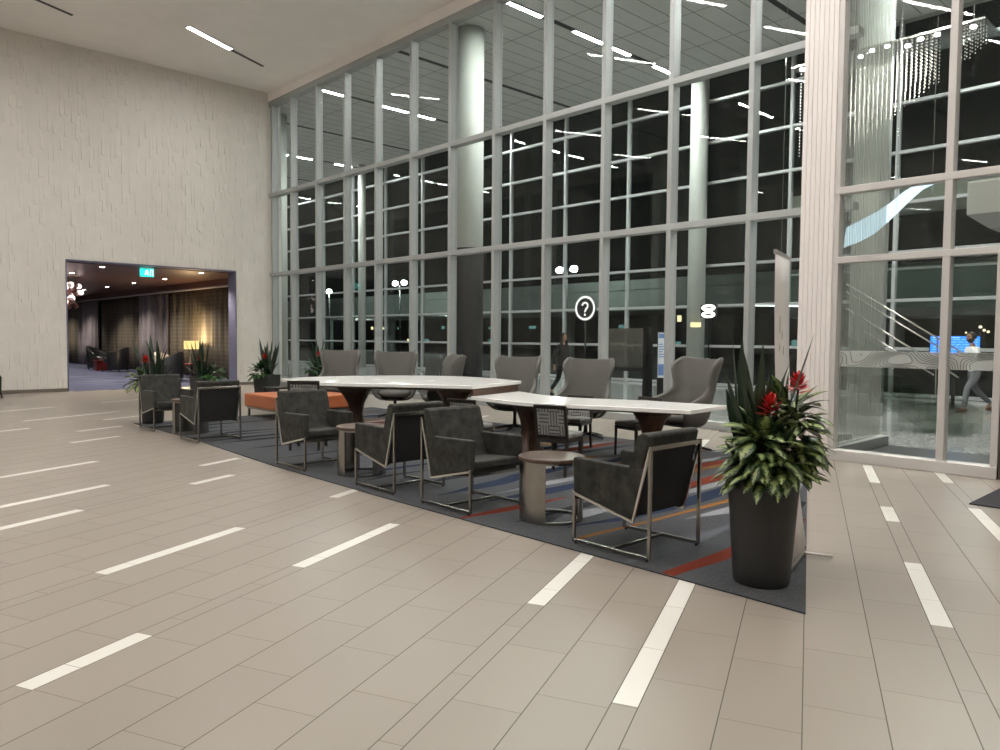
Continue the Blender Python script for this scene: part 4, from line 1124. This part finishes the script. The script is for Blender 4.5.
# crystal chandelier
cr = empty('crystal_chandelier', (15.2, 5.37, 6.97)); tag(cr, 'long curtain of sparkling crystal strands hung behind the vestibule glass', 'chandelier')
MB().box(-.5, .5, -1.6, 1.75, .02, .06).build('ceiling_plate', M['chrome'], cr)
m = MB(); rr = random.Random(2)
oc = [(1,0,0),(-1,0,0),(0,1,0),(0,-1,0),(0,0,1.4),(0,0,-1.4)]; of_ = [(0,2,4),(2,1,4),(1,3,4),(3,0,4),(2,0,5),(1,2,5),(3,1,5),(0,3,5)]
Y = 1.66
while Y > -1.5:
    if not (-.99 < Y < -.80):
        for xx in (-.3, 0, .3):
            yy = Y+xx*.1
            bot = -1.62+(.80-yy)*.62 if yy < .8 else -1.62-(yy-.8)*.2
            bot += abs(xx)*.25
            z = 0
            while z > bot:
                k = .013
                m.add([(xx+a*k, yy+b_*k, z+c*k) for a, b_, c in oc], of_); z -= .062
    Y -= .082
o = m.build('crystal_strands', M['crystal'], cr); o['kind'] = 'stuff'
rr = random.Random(3)
for k in range(12):
    xx, yy = rr.uniform(-.4, -.1), 1.6-k*.27
    MB().lathe([(.045, .0), (.05, .018)], 12, (xx, yy)).build('spotlight', M['spot'], cr)
    L = bpy.data.lights.new('chandelier_lamp', 'SPOT'); L.energy = 75; L.spot_size = R(110); L.spot_blend = .5; L.shadow_soft_size = .05; L.color = (1, .96, .88)
    lo_ = bpy.data.objects.new('chandelier_lamp', L); COL.objects.link(lo_); lo_.parent = cr; lo_.location = (xx-.25, yy, .0)
m = MB()
for k in (-1.3, 0, 1.6): m.tube([(0, k, .06), (0, k, ZC-6.972)], .008, 6)
m.build('hanger_rods', M['chrome'], cr)
# stair with glass balustrade
sr = empty('stair_flight', (14.3, 5, 0)); tag(sr, 'stair with slim steel handrails and glass balustrade behind the vestibule', 'stairs')
def rail(ya, za, yb, zb, x=0, r_=.014): MB().tube([(x, ya-5, za), (x, yb-5, zb)], r_, 8).build('handrail', M['steel_lt'], sr, smooth=True)
rail(5.75, 2.64, 3.6, 1.27); rail(5.75, 2.50, 3.6, 1.13); rail(5.75, 2.2, 3.9, 1.02); rail(5.75, 2.0, 4.1, .95, .9); rail(5.75, 1.78, 4.5, .98, .9)
MB().prism([(.74, 1.7), (-1.3, .40), (-1.3, .0), (-.7, .0), (.74, .92)], -.006, .006, 'x').build('glass_balustrade', M['glass_out'], sr)
MB().prism([(.74, 1.66), (-1.3, .36), (-1.3, .0), (-.7, .0), (.74, .92)], .894, .906, 'x').build('glass_balustrade', M['glass_out'], sr)
for k in range(3): MB().tube([(0, .6-k*.7, 2.55-.45*k), (0, .6-k*.7, 1.55-.45*k)], .012, 6).build('baluster', M['steel_lt'], sr)
m = MB()
for k in range(8): m.box(.02, .88, -1.25+k*.26, -1.25+(k+1)*.26, 0 if k < 3 else (k-2)*.16, .16*(k+1))
m.build('treads', M['glass_out'], sr)
# hanging bulkhead box
hb = empty('hanging_bulkhead', (14, 3.3, 3.4)); tag(hb, 'grey hanging bulkhead box seen high through the vestibule glass', 'bulkhead')
MB().box(0, .9, -1.2, .45, .25, .78).build('box_body', M['grey_panel'], hb, bevel=.01)
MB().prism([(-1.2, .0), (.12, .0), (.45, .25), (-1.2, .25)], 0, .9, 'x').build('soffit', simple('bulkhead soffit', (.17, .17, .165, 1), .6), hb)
MB().lathe([(.02, .78), (.02, ZC-3.4)], 8, (.4, -.3)).build('hanger', M['steel_lt'], hb)

# ------------------------------------------------------------------ people
def skin_chain(name, parent, chains, mat, sub=2):
    """chains: list of [(point, radius), ...]; the first point of later chains may be an index of an earlier vertex"""
    vs = []; es = []; rad = []
    for ch in chains:
        prev = None
        for it in ch:
            if isinstance(it, int): prev = it; continue
            vs.append(it[0]); rad.append(it[1])
            if prev is not None: es.append((prev, len(vs)-1))
            prev = len(vs)-1
    me = bpy.data.meshes.new(name); me.from_pydata(vs, es, []); me.update()
    o = bpy.data.objects.new(name, me); COL.objects.link(o)
    if parent: o.parent = parent
    md = o.modifiers.new('Skin', 'SKIN'); md.use_smooth_shade = True
    lay = me.skin_vertices[0].data
    for i, r_ in enumerate(rad):
        rr_ = r_ if isinstance(r_, tuple) else (r_, r_)
        lay[i].radius = rr_; lay[i].use_root = (i == 0)
    s2 = o.modifiers.new('Sub', 'SUBSURF'); s2.levels = sub; s2.render_levels = sub
    me.materials.append(mat)
    return o
def head_mesh(name, parent, c, skin, tilt=0, yaw=0):
    m = MB(); n, k = 20, 14
    for i in range(k+1):
        a = PI*i/k; z = -math.cos(a); rr_ = math.sin(a)
        for j in range(n):
            t = 2*PI*j/n; x = math.cos(t)*rr_; y = math.sin(t)*rr_
            X, Y, Z = x*.075, y*.092, z*.118
            if z < -.2: X *= 1+.28*(z+.2); Y *= 1+.05*(z+.2)                      # jaw
            if y > .75 and abs(x) < .22 and -.35 < z < .12: Y += .020*(1-abs(x)/.22)*(1 if z < -.1 else .6)   # nose
            if y > .7 and .0 < z < .22 and .12 < abs(x) < .5: Y -= .006               # eye sockets
            if y > .7 and -.6 < z < -.42 and abs(x) < .35: Y += .005               # lips
            m.v.append((X, Y, Z))
    for i in range(k):
        for j in range(n):
            m.f.append((i*n+j, i*n+(j+1) % n, (i+1)*n+(j+1) % n, (i+1)*n+j)); m.m.append(0)
    for sx in (-1, 1):
        m.ball((sx*.076, -.005, -.005), .02, 8, 6, 0, .35, .7, 1.3)
        m.ball((sx*.030, .080, .012), .0125, 8, 6, 1, 1.2, .6, .7)
        m.bar((sx*.014, .090, .034), (sx*.046, .080, .038), .008, .009, mi=1)
    m.add([(-.016, .086, -.028), (.016, .086, -.028), (0, .118, -.024), (0, .090, .022)], [(0, 1, 2), (0, 2, 3), (2, 1, 3)], 0)
    m.ball((0, .080, -.058), .020, 10, 6, 2, 1.2, .55, .40)
    o = m.build(name, [skin, M['hair'], M['lips']], parent, smooth=True); o.location = c; o.rotation_euler = (tilt, 0, yaw); return o
def hand(chains_idx, wrist, d, side, curl=.5):
    """five fingers as short chains from the palm; returns list of chains (relative to existing wrist vertex)"""
    wrist = Vector(wrist); d = Vector(d).normalized(); side = Vector(side).normalized(); nrm = d.cross(side).normalized()
    palm = wrist+d*.07
    out = []
    for k, L in enumerate((.070, .080, .074, .058)):
        b_ = palm+side*((k-1.5)*.019)
        p1 = b_+d*(L*.5)+nrm*(curl*.012); p2 = p1+(d*(1-curl*.5)+nrm*curl).normalized()*(L*.5)
        out.append([(tuple(b_), .0095), (tuple(p1), .0085), (tuple(p2), .007)])
    t0 = wrist+d*.03-side*.03
    out.append([(tuple(t0), .011), (tuple(t0+d*.03-side*.018), .0095), (tuple(t0+d*.055-side*.02), .008)])
    return palm, out
def person(loc, rz, label, cfg):
    r = empty('person', loc, rz); tag(r, label, 'person'); r.scale = (cfg['s'],)*3
    hip, sh = .92, 1.42
    lean = cfg.get('lean', .0)
    sk = cfg['skin']
    J = cfg
    # body: one continuous skinned surface (pelvis root)
    ch = [[((0, 0, hip), (.105, .08)), ((0, lean*.3, 1.06), (.095, .07)), ((0, lean*.6, 1.22), (.11, .08)), ((0, lean, 1.37), (.11, .078)), ((0, lean+.01, 1.47), (.055, .055)), ((0, lean+.02, 1.56), (.05, .055))]]
    n = 6; idx = {}
    arms = []
    for s_, key in ((-1, 'L'), (1, 'R')):
        e, w_ = J['elb'+key], J['wri'+key]
        ch.append([3, ((s_*.15, lean, 1.40), .06), (((s_*.18, lean, 1.36)), .055), (e, .042), (w_, .028)])
        wi = n+3; n += 4
        d = Vector(w_)-Vector(e)
        palm, fing = hand(wi, w_, d, Vector((0, 1, 0)) if abs(d.normalized().y) < .7 else Vector((0, 0, 1)), .6)
        ch.append([wi, (tuple(palm), (.03, .018))]); pi = n; n += 1
        arms.append((s_, e, w_))
        for f_ in fing: ch.append([pi]+f_); n += 3
    for s_, key in ((-1, 'L'), (1, 'R')):
        k_, a_, t_ = J['kne'+key], J['ank'+key], J['toe'+key]
        ch.append([0, ((s_*.085, 0, hip-.06), .085), (k_, .056), (a_, .038), (t_, .03)]); n += 4
    skin_chain('body', r, ch, sk, 1)
    head_mesh('head', r, (0, lean+.045, 1.66), sk, J.get('tilt', 0), J.get('yaw', 0))
    # clothing
    L = J.get('hem', .88)
    kf = J.get('bulk', 1); top = [[((0, 0, L), (.185*kf, .15*kf)), ((0, lean*.3, 1.06), (.165*kf, .13*kf)), ((0, lean*.6, 1.22), (.165*kf, .125*kf)), ((0, lean, 1.38), (.15, .105)), ((0, lean+.01, 1.455), (.08, .075))]]
    for s_, e, w_ in arms:
        wv = Vector(e).lerp(Vector(w_), .92)
        top.append([3, ((s_*.16, lean, 1.395), .072), (e, .056), (tuple(wv), .04)])
    skin_chain(J['topname'], r, top, J['top'], 2)
    tr_ = [[((0, .0, 1.06), (.12, .095)), ((0, 0, .95), (.165, .13))]]
    for s_, key in ((-1, 'L'), (1, 'R')):
        tr_.append([1, ((s_*.09, 0, hip-.10), .108), (J['kne'+key], .072), (tuple(Vector(J['kne'+key]).lerp(Vector(J['ank'+key]), 1.0)), .056)])
    skin_chain('trousers', r, tr_, J['bot'], 2)
    for key in 'LR':
        a_, t_ = Vector(J['ank'+key]), Vector(J['toe'+key]); dd = (t_-a_); dd.z *= .2
        a2 = Vector((a_.x, a_.y, t_.z+.005)) if not J.get('lift'+key) else a_+Vector((0, 0, -.05))
        m = MB(); m.tube([a2-dd*.35, a2+dd*.1, a2.lerp(t_, .7), t_+dd*.15], [.036, .050, .044, .024], 10); m.build('shoe', J['shoe'], r, smooth=True)
    return r
# hair as a cap of the skull, with length
def hair(parent, c, long, beard=False):
    m = MB(); n, k = 20, 10
    for i in range(k+1):
        a = PI*(.42+.58*i/k) if not long else PI*(.42+.58*i/k)
        z = -math.cos(a); rr_ = math.sin(a)
        for j in range(n):
            t = 2*PI*j/n; x = math.cos(t)*rr_; y = math.sin(t)*rr_
            yy = y*.104-.012
            if y > .55 and z < .55: yy = y*.07-.012
            m.v.append((x*.088, yy, z*.130+.008))
    for i in range(k):
        for j in range(n): m.f.append((i*n+j, i*n+(j+1) % n, (i+1)*n+(j+1) % n, (i+1)*n+j)); m.m.append(0)
    if long:
        o0 = len(m.v); na = 14
        for (z, r0, ry) in ((.07, .086, .098), (0, .096, .104), (-.10, .108, .106), (-.2, .118, .10), (-.30, .115, .092), (-.38, .08, .07)):
            for q in (1, .62):
                for i in range(na+1):
                    t = R(148)+R(244)*i/na
                    m.v.append((math.cos(t)*r0*q, math.sin(t)*ry*q-.012, z))
        for k in range(5):
            for q in (0, 1):
                for i in range(na):
                    a_ = o0+(k*2+q)*(na+1)+i; b_ = a_+2*(na+1)
                    m.f.append((a_, a_+1, b_+1, b_)); m.m.append(0)
            for i in (0, na):
                a_ = o0+k*2*(na+1)+i; m.f.append((a_, a_+na+1, a_+3*(na+1), a_+2*(na+1))); m.m.append(0)
        for i in range(na):
            a_ = o0+10*(na+1)+i; m.f.append((a_, a_+1, a_+na+2, a_+na+1)); m.m.append(0)
    if beard:
        o0 = len(m.v); na = 12
        for i in range(7):
            a_ = PI*(.04+.40*i/6); z = -math.cos(a_); rr_ = math.sin(a_)
            for j in range(na+1):
                t = R(-18)+R(216)*j/na; x = math.cos(t)*rr_; y = math.sin(t)*rr_
                X, Y = x*.082, y*.103
                if z < -.2: X *= 1+.24*(z+.2); Y *= 1+.02*(z+.2)
                if i == 6 and 3 < j < 9: z2 = z-.12
                else: z2 = z
                m.v.append((X, Y, z2*.128-.004))
        for i in range(6):
            for j in range(na):
                m.f.append((o0+i*(na+1)+j, o0+i*(na+1)+j+1, o0+(i+1)*(na+1)+j+1, o0+(i+1)*(na+1)+j)); m.m.append(0)
    o = m.build('hair', M['hair'], parent, smooth=True); o.location = c; return o
left = Vector((-.725, .689)); right = -left
fw = (right*.62+Vector((-.74, -.67))*.75).normalized()
wm = person((15.66, 13.97, 0), math.atan2(fw.y, fw.x)-PI/2, 'woman with long dark hair, dark jacket and black trousers walking behind the glass',
    dict(s=.985, bulk=1.14, skin=M['skin_a'], top=M['navy_cloth'], topname='jacket', bot=M['black_cloth'], shoe=M['black'], hem=.80, lean=.02, tilt=R(6), yaw=R(-20),
         elbL=(-.25, -.03, 1.12), wriL=(-.24, .08, .88), elbR=(.25, -.09, 1.12), wriR=(.24, -.06, .86),
         kneL=(-.09, .16, .52), ankL=(-.09, .20, .09), toeL=(-.09, .36, .035), kneR=(.09, -.06, .50), ankR=(.09, -.36, .17), toeR=(.09, -.27, .045)))
hair(wm, (0, .065, 1.66), True)
fw = left
mn = person((19.53, 4.96, 0), math.atan2(fw.y, fw.x)-PI/2, 'bearded man in white shirt and grey trousers walking past the blue screen',
    dict(s=1.02, skin=M['skin_b'], top=M['white_shirt'], topname='shirt', bot=M['grey_cloth'], shoe=M['shoe'], hem=.86, lean=.05, tilt=R(-8), yaw=0,
         elbL=(-.24, .10, 1.16), wriL=(-.14, .34, 1.26), elbR=(.25, -.10, 1.10), wriR=(.24, -.14, .84),
         kneL=(-.09, .20, .52), ankL=(-.09, .26, .085), toeL=(-.09, .42, .035), kneR=(.09, -.10, .50), ankR=(.09, -.44, .20), toeR=(.09, -.36, .06)))
hair(mn, (0, .095, 1.66), False, True)
ph = empty('mobile_phone', (0, 0, 0)); tag(ph, 'dark mobile phone held up by the walking man', 'phone')
MB().box(-.037, .037, -.005, .005, -.075, .075).build('phone_body', M['black'], ph, bevel=.004); MB().box(-.033, .033, -.0065, -.0052, -.068, .068).build('phone_screen', simple('phone glass', (.02, .02, .03, 1), .1), ph)
rot = Matrix.Rotation(math.atan2(fw.y, fw.x)-PI/2, 3, 'Z'); v = rot @ Vector((-.10, .44, 1.31))*1.02
ph.location = (19.53+v.x, 4.96+v.y, v.z); ph.rotation_euler = (R(-25), 0, math.atan2(fw.y, fw.x)-PI/2+PI)

# ------------------------------------------------------------------ night outside the facade
struct(MB().box(23.6, 160, -40, 140, -.3, -.12).build('ground_outside', M['asphalt']))
bw = empty('road_deck', (56, 20, 0)); tag(bw, 'pale concrete road deck crossing outside the facade', 'bridge')
MB().box(-5, 6, -60, 90, 4.0, 5.7).build('deck_slab', M['deck'], bw); MB().box(-5.2, -5, -60, 90, 5.7, 6.5).build('parapet', M['deck'], bw)
for k in range(9): MB().lathe([(.5, -.12), (.5, 4.0)], 16, (0, -46+k*15)).build('pier', M['deck'], bw)
def street_lamp(x, y, h, n, label):
    r = empty('street_lamp', (x, y, -.12)); tag(r, label, 'street lamp', 'street lamps outside the facade')
    MB().tube([(0, 0, 0), (0, 0, h)], [.12, .07], 10).build('pole', M['ext_dark'], r, smooth=True)
    for k in range(n):
        a = (k-(n-1)/2)*1.5
        MB().ball((0, a, h+.1), .29, 12, 8, 0, 1, 1, .8).build('lamp_head', M['street'], r, smooth=True)
    if n > 1: MB().tube([(0, -.75*(n-1), h), (0, .75*(n-1), h)], .05, 8).build('crossarm', M['ext_dark'], r)
street_lamp(45, 39.8, 7.1, 2, 'twin headed street lamp seen above the walking woman')
street_lamp(45, 62.1, 7.1, 2, 'twin headed street lamp seen over the squarely facing wing chair')
street_lamp(45, 75.6, 6.8, 1, 'single street lamp seen at the far end of the glass wall')
street_lamp(52, 62, 2.9, 1, 'low bollard lamp seen low behind the taller table'); street_lamp(56, 86, 2.9, 1, 'low bollard lamp seen behind the far wing chair')
def block(x, y0, y1, h, label, cols, rows, seed, warm=.12):
    r = empty('distant_building', (x, (y0+y1)/2, -.12)); tag(r, label, 'building'); d = (y1-y0)/2; rr = random.Random(seed)
    MB().box(0, 10, -d, d, 0, h).build('walls', M['ext_dark'], r); MB().box(-.3, 10, -d-.3, d+.3, h, h+.3).build('roof', M['deck'], r)
    for i in range(cols):
        for k in range(rows):
            if rr.random() < .5: continue
            a = -d+(i+.2)*2*d/cols; ww = rr.uniform(.12, .5); hh = rr.uniform(.08, .22)
            MB().box(-.06, -.001, a, a+2*d/cols*ww, 1+k*(h-1.5)/rows, 1+k*(h-1.5)/rows+(h/rows)*hh).build('lit_window', M['win_warm'] if rr.random() < warm else M['win_teal'], r)
block(95, 70, 150, 9, 'low dark building with teal lit windows across the road, beyond the taller table', 16, 3, 2)
block(90, 8, 62, 8, 'low dark building across the road, beyond the lower table', 12, 2, 5)
block(118, -20, 34, 8, 'dark building with lit windows across the road, beyond the vestibule', 30, 3, 9, .6)
fb = empty('footbridge', (27, 4, -.12)); tag(fb, 'covered footbridge with glass sides outside the facade beyond the vestibule', 'bridge')
MB().box(0, 3, -14, 9, 6.35, 7.0).build('roof_beam', M['grey_panel'], fb); MB().box(.1, 3, -14, 9, 2.55, 2.85).build('deck', M['ext_dark'], fb)
MB().box(.12, .14, -14, 9, 2.85, 4.1).build('glass_side', glass('bridge glass', (.55, .66, .64, 1), .5, .25, (.25, .34, .33, 1)), fb); MB().box(.08, .16, -14, 9, 4.1, 4.18).build('handrail', M['alu_dark'], fb)
for k in range(5):
    MB().box(.2, .36, -13+k*5, -12.84+k*5, 2.85, 6.35).build('post', M['ext_dark'], fb); MB().box(1.2, 2.0, -12+k*5, -11.9+k*5, 6.3, 6.348).build('added_lamp', M['lamp_conc'], fb)  # strip lamps under the roof are added to light the bridge
    MB().box(.3, .7, -13+k*5, -12.6+k*5, 0, 2.55).build('pier', M['ext_dark'], fb)
for i, (x, y, z, m, lab) in enumerate([(60, 17.0, 3.0, 'traffic_red', 'red traffic light seen through the vestibule'), (70, 14.0, 3.5, 'traffic_green', 'green traffic light seen above the walking man')]):
    r = empty('traffic_light', (x, y, -.12)); tag(r, lab, 'traffic light', 'traffic lights outside')
    MB().tube([(0, 0, 0), (0, 0, z)], .06, 8).build('pole', M['ext_dark'], r); MB().box(-.05, .2, -.15, .15, z-.2, z+.5).build('housing', M['black'], r)
    MB().ball((-.06, 0, z+.2), .14, 10, 6).build('lens', M[m], r, smooth=True)
rr = random.Random(21)
for i in range(14):
    r = empty('bollard_light', (rr.uniform(36, 66), rr.uniform(10, 20), -.12)); tag(r, 'small warm bollard light on the dark road outside', 'light', 'bollard lights outside')
    h = rr.uniform(1.0, 2.6); MB().tube([(0, 0, 0), (0, 0, h)], .05, 8).build('post', M['ext_dark'], r); MB().ball((0, 0, h+.05), .075, 8, 6).build('lamp_head', emit('bollard glow', (1, .82, .5, 1), 1.6) if i == 0 else bpy.data.materials['bollard glow'], r)
# black leg of a chair cropped by the frame
bc = tub_chair((3.55, 22.3, 0), R(200), M['leather'], 'black tub chair cut off at the edge of view by the relief wall', 1.0); bc['group'] = 'tub chairs in the lobby'

# ------------------------------------------------------------------ world and camera
wd = bpy.data.worlds.new('night'); S.world = wd; wd.use_nodes = True
bg = wd.node_tree.nodes['Background']; bg.inputs[0].default_value = (.0035, .0042, .0040, 1); bg.inputs[1].default_value = 1.0
cam = bpy.data.cameras.new('camera'); co = bpy.data.objects.new('camera', cam); COL.objects.link(co)
cam.sensor_width = 36; cam.lens = 753/1000*36; cam.clip_end = 400; cam.clip_start = .05
X = Vector((0.72517774, -0.68851597, 0.00793755)); D = Vector((-0.02741337, -0.04038781, -0.99880796)); F = Vector((0.68801581, 0.7240957, -0.04816288))
mt = Matrix((X, -D, -F)).transposed().to_4x4(); mt.translation = (0, 0, 1.58)
co.matrix_world = mt
S.camera = co
S.cycles.use_denoising = True
S.cycles.max_bounces = 10; S.cycles.transparent_max_bounces = 24; S.cycles.diffuse_bounces = 5; S.cycles.glossy_bounces = 5
S.cycles.use_light_tree = True
S.cycles.sample_clamp_indirect = 6
vs = S.view_settings
vs.view_transform = 'Standard'; vs.look = 'None'; vs.gamma = 1; vs.use_curve_mapping = False
vs.exposure = 1.0
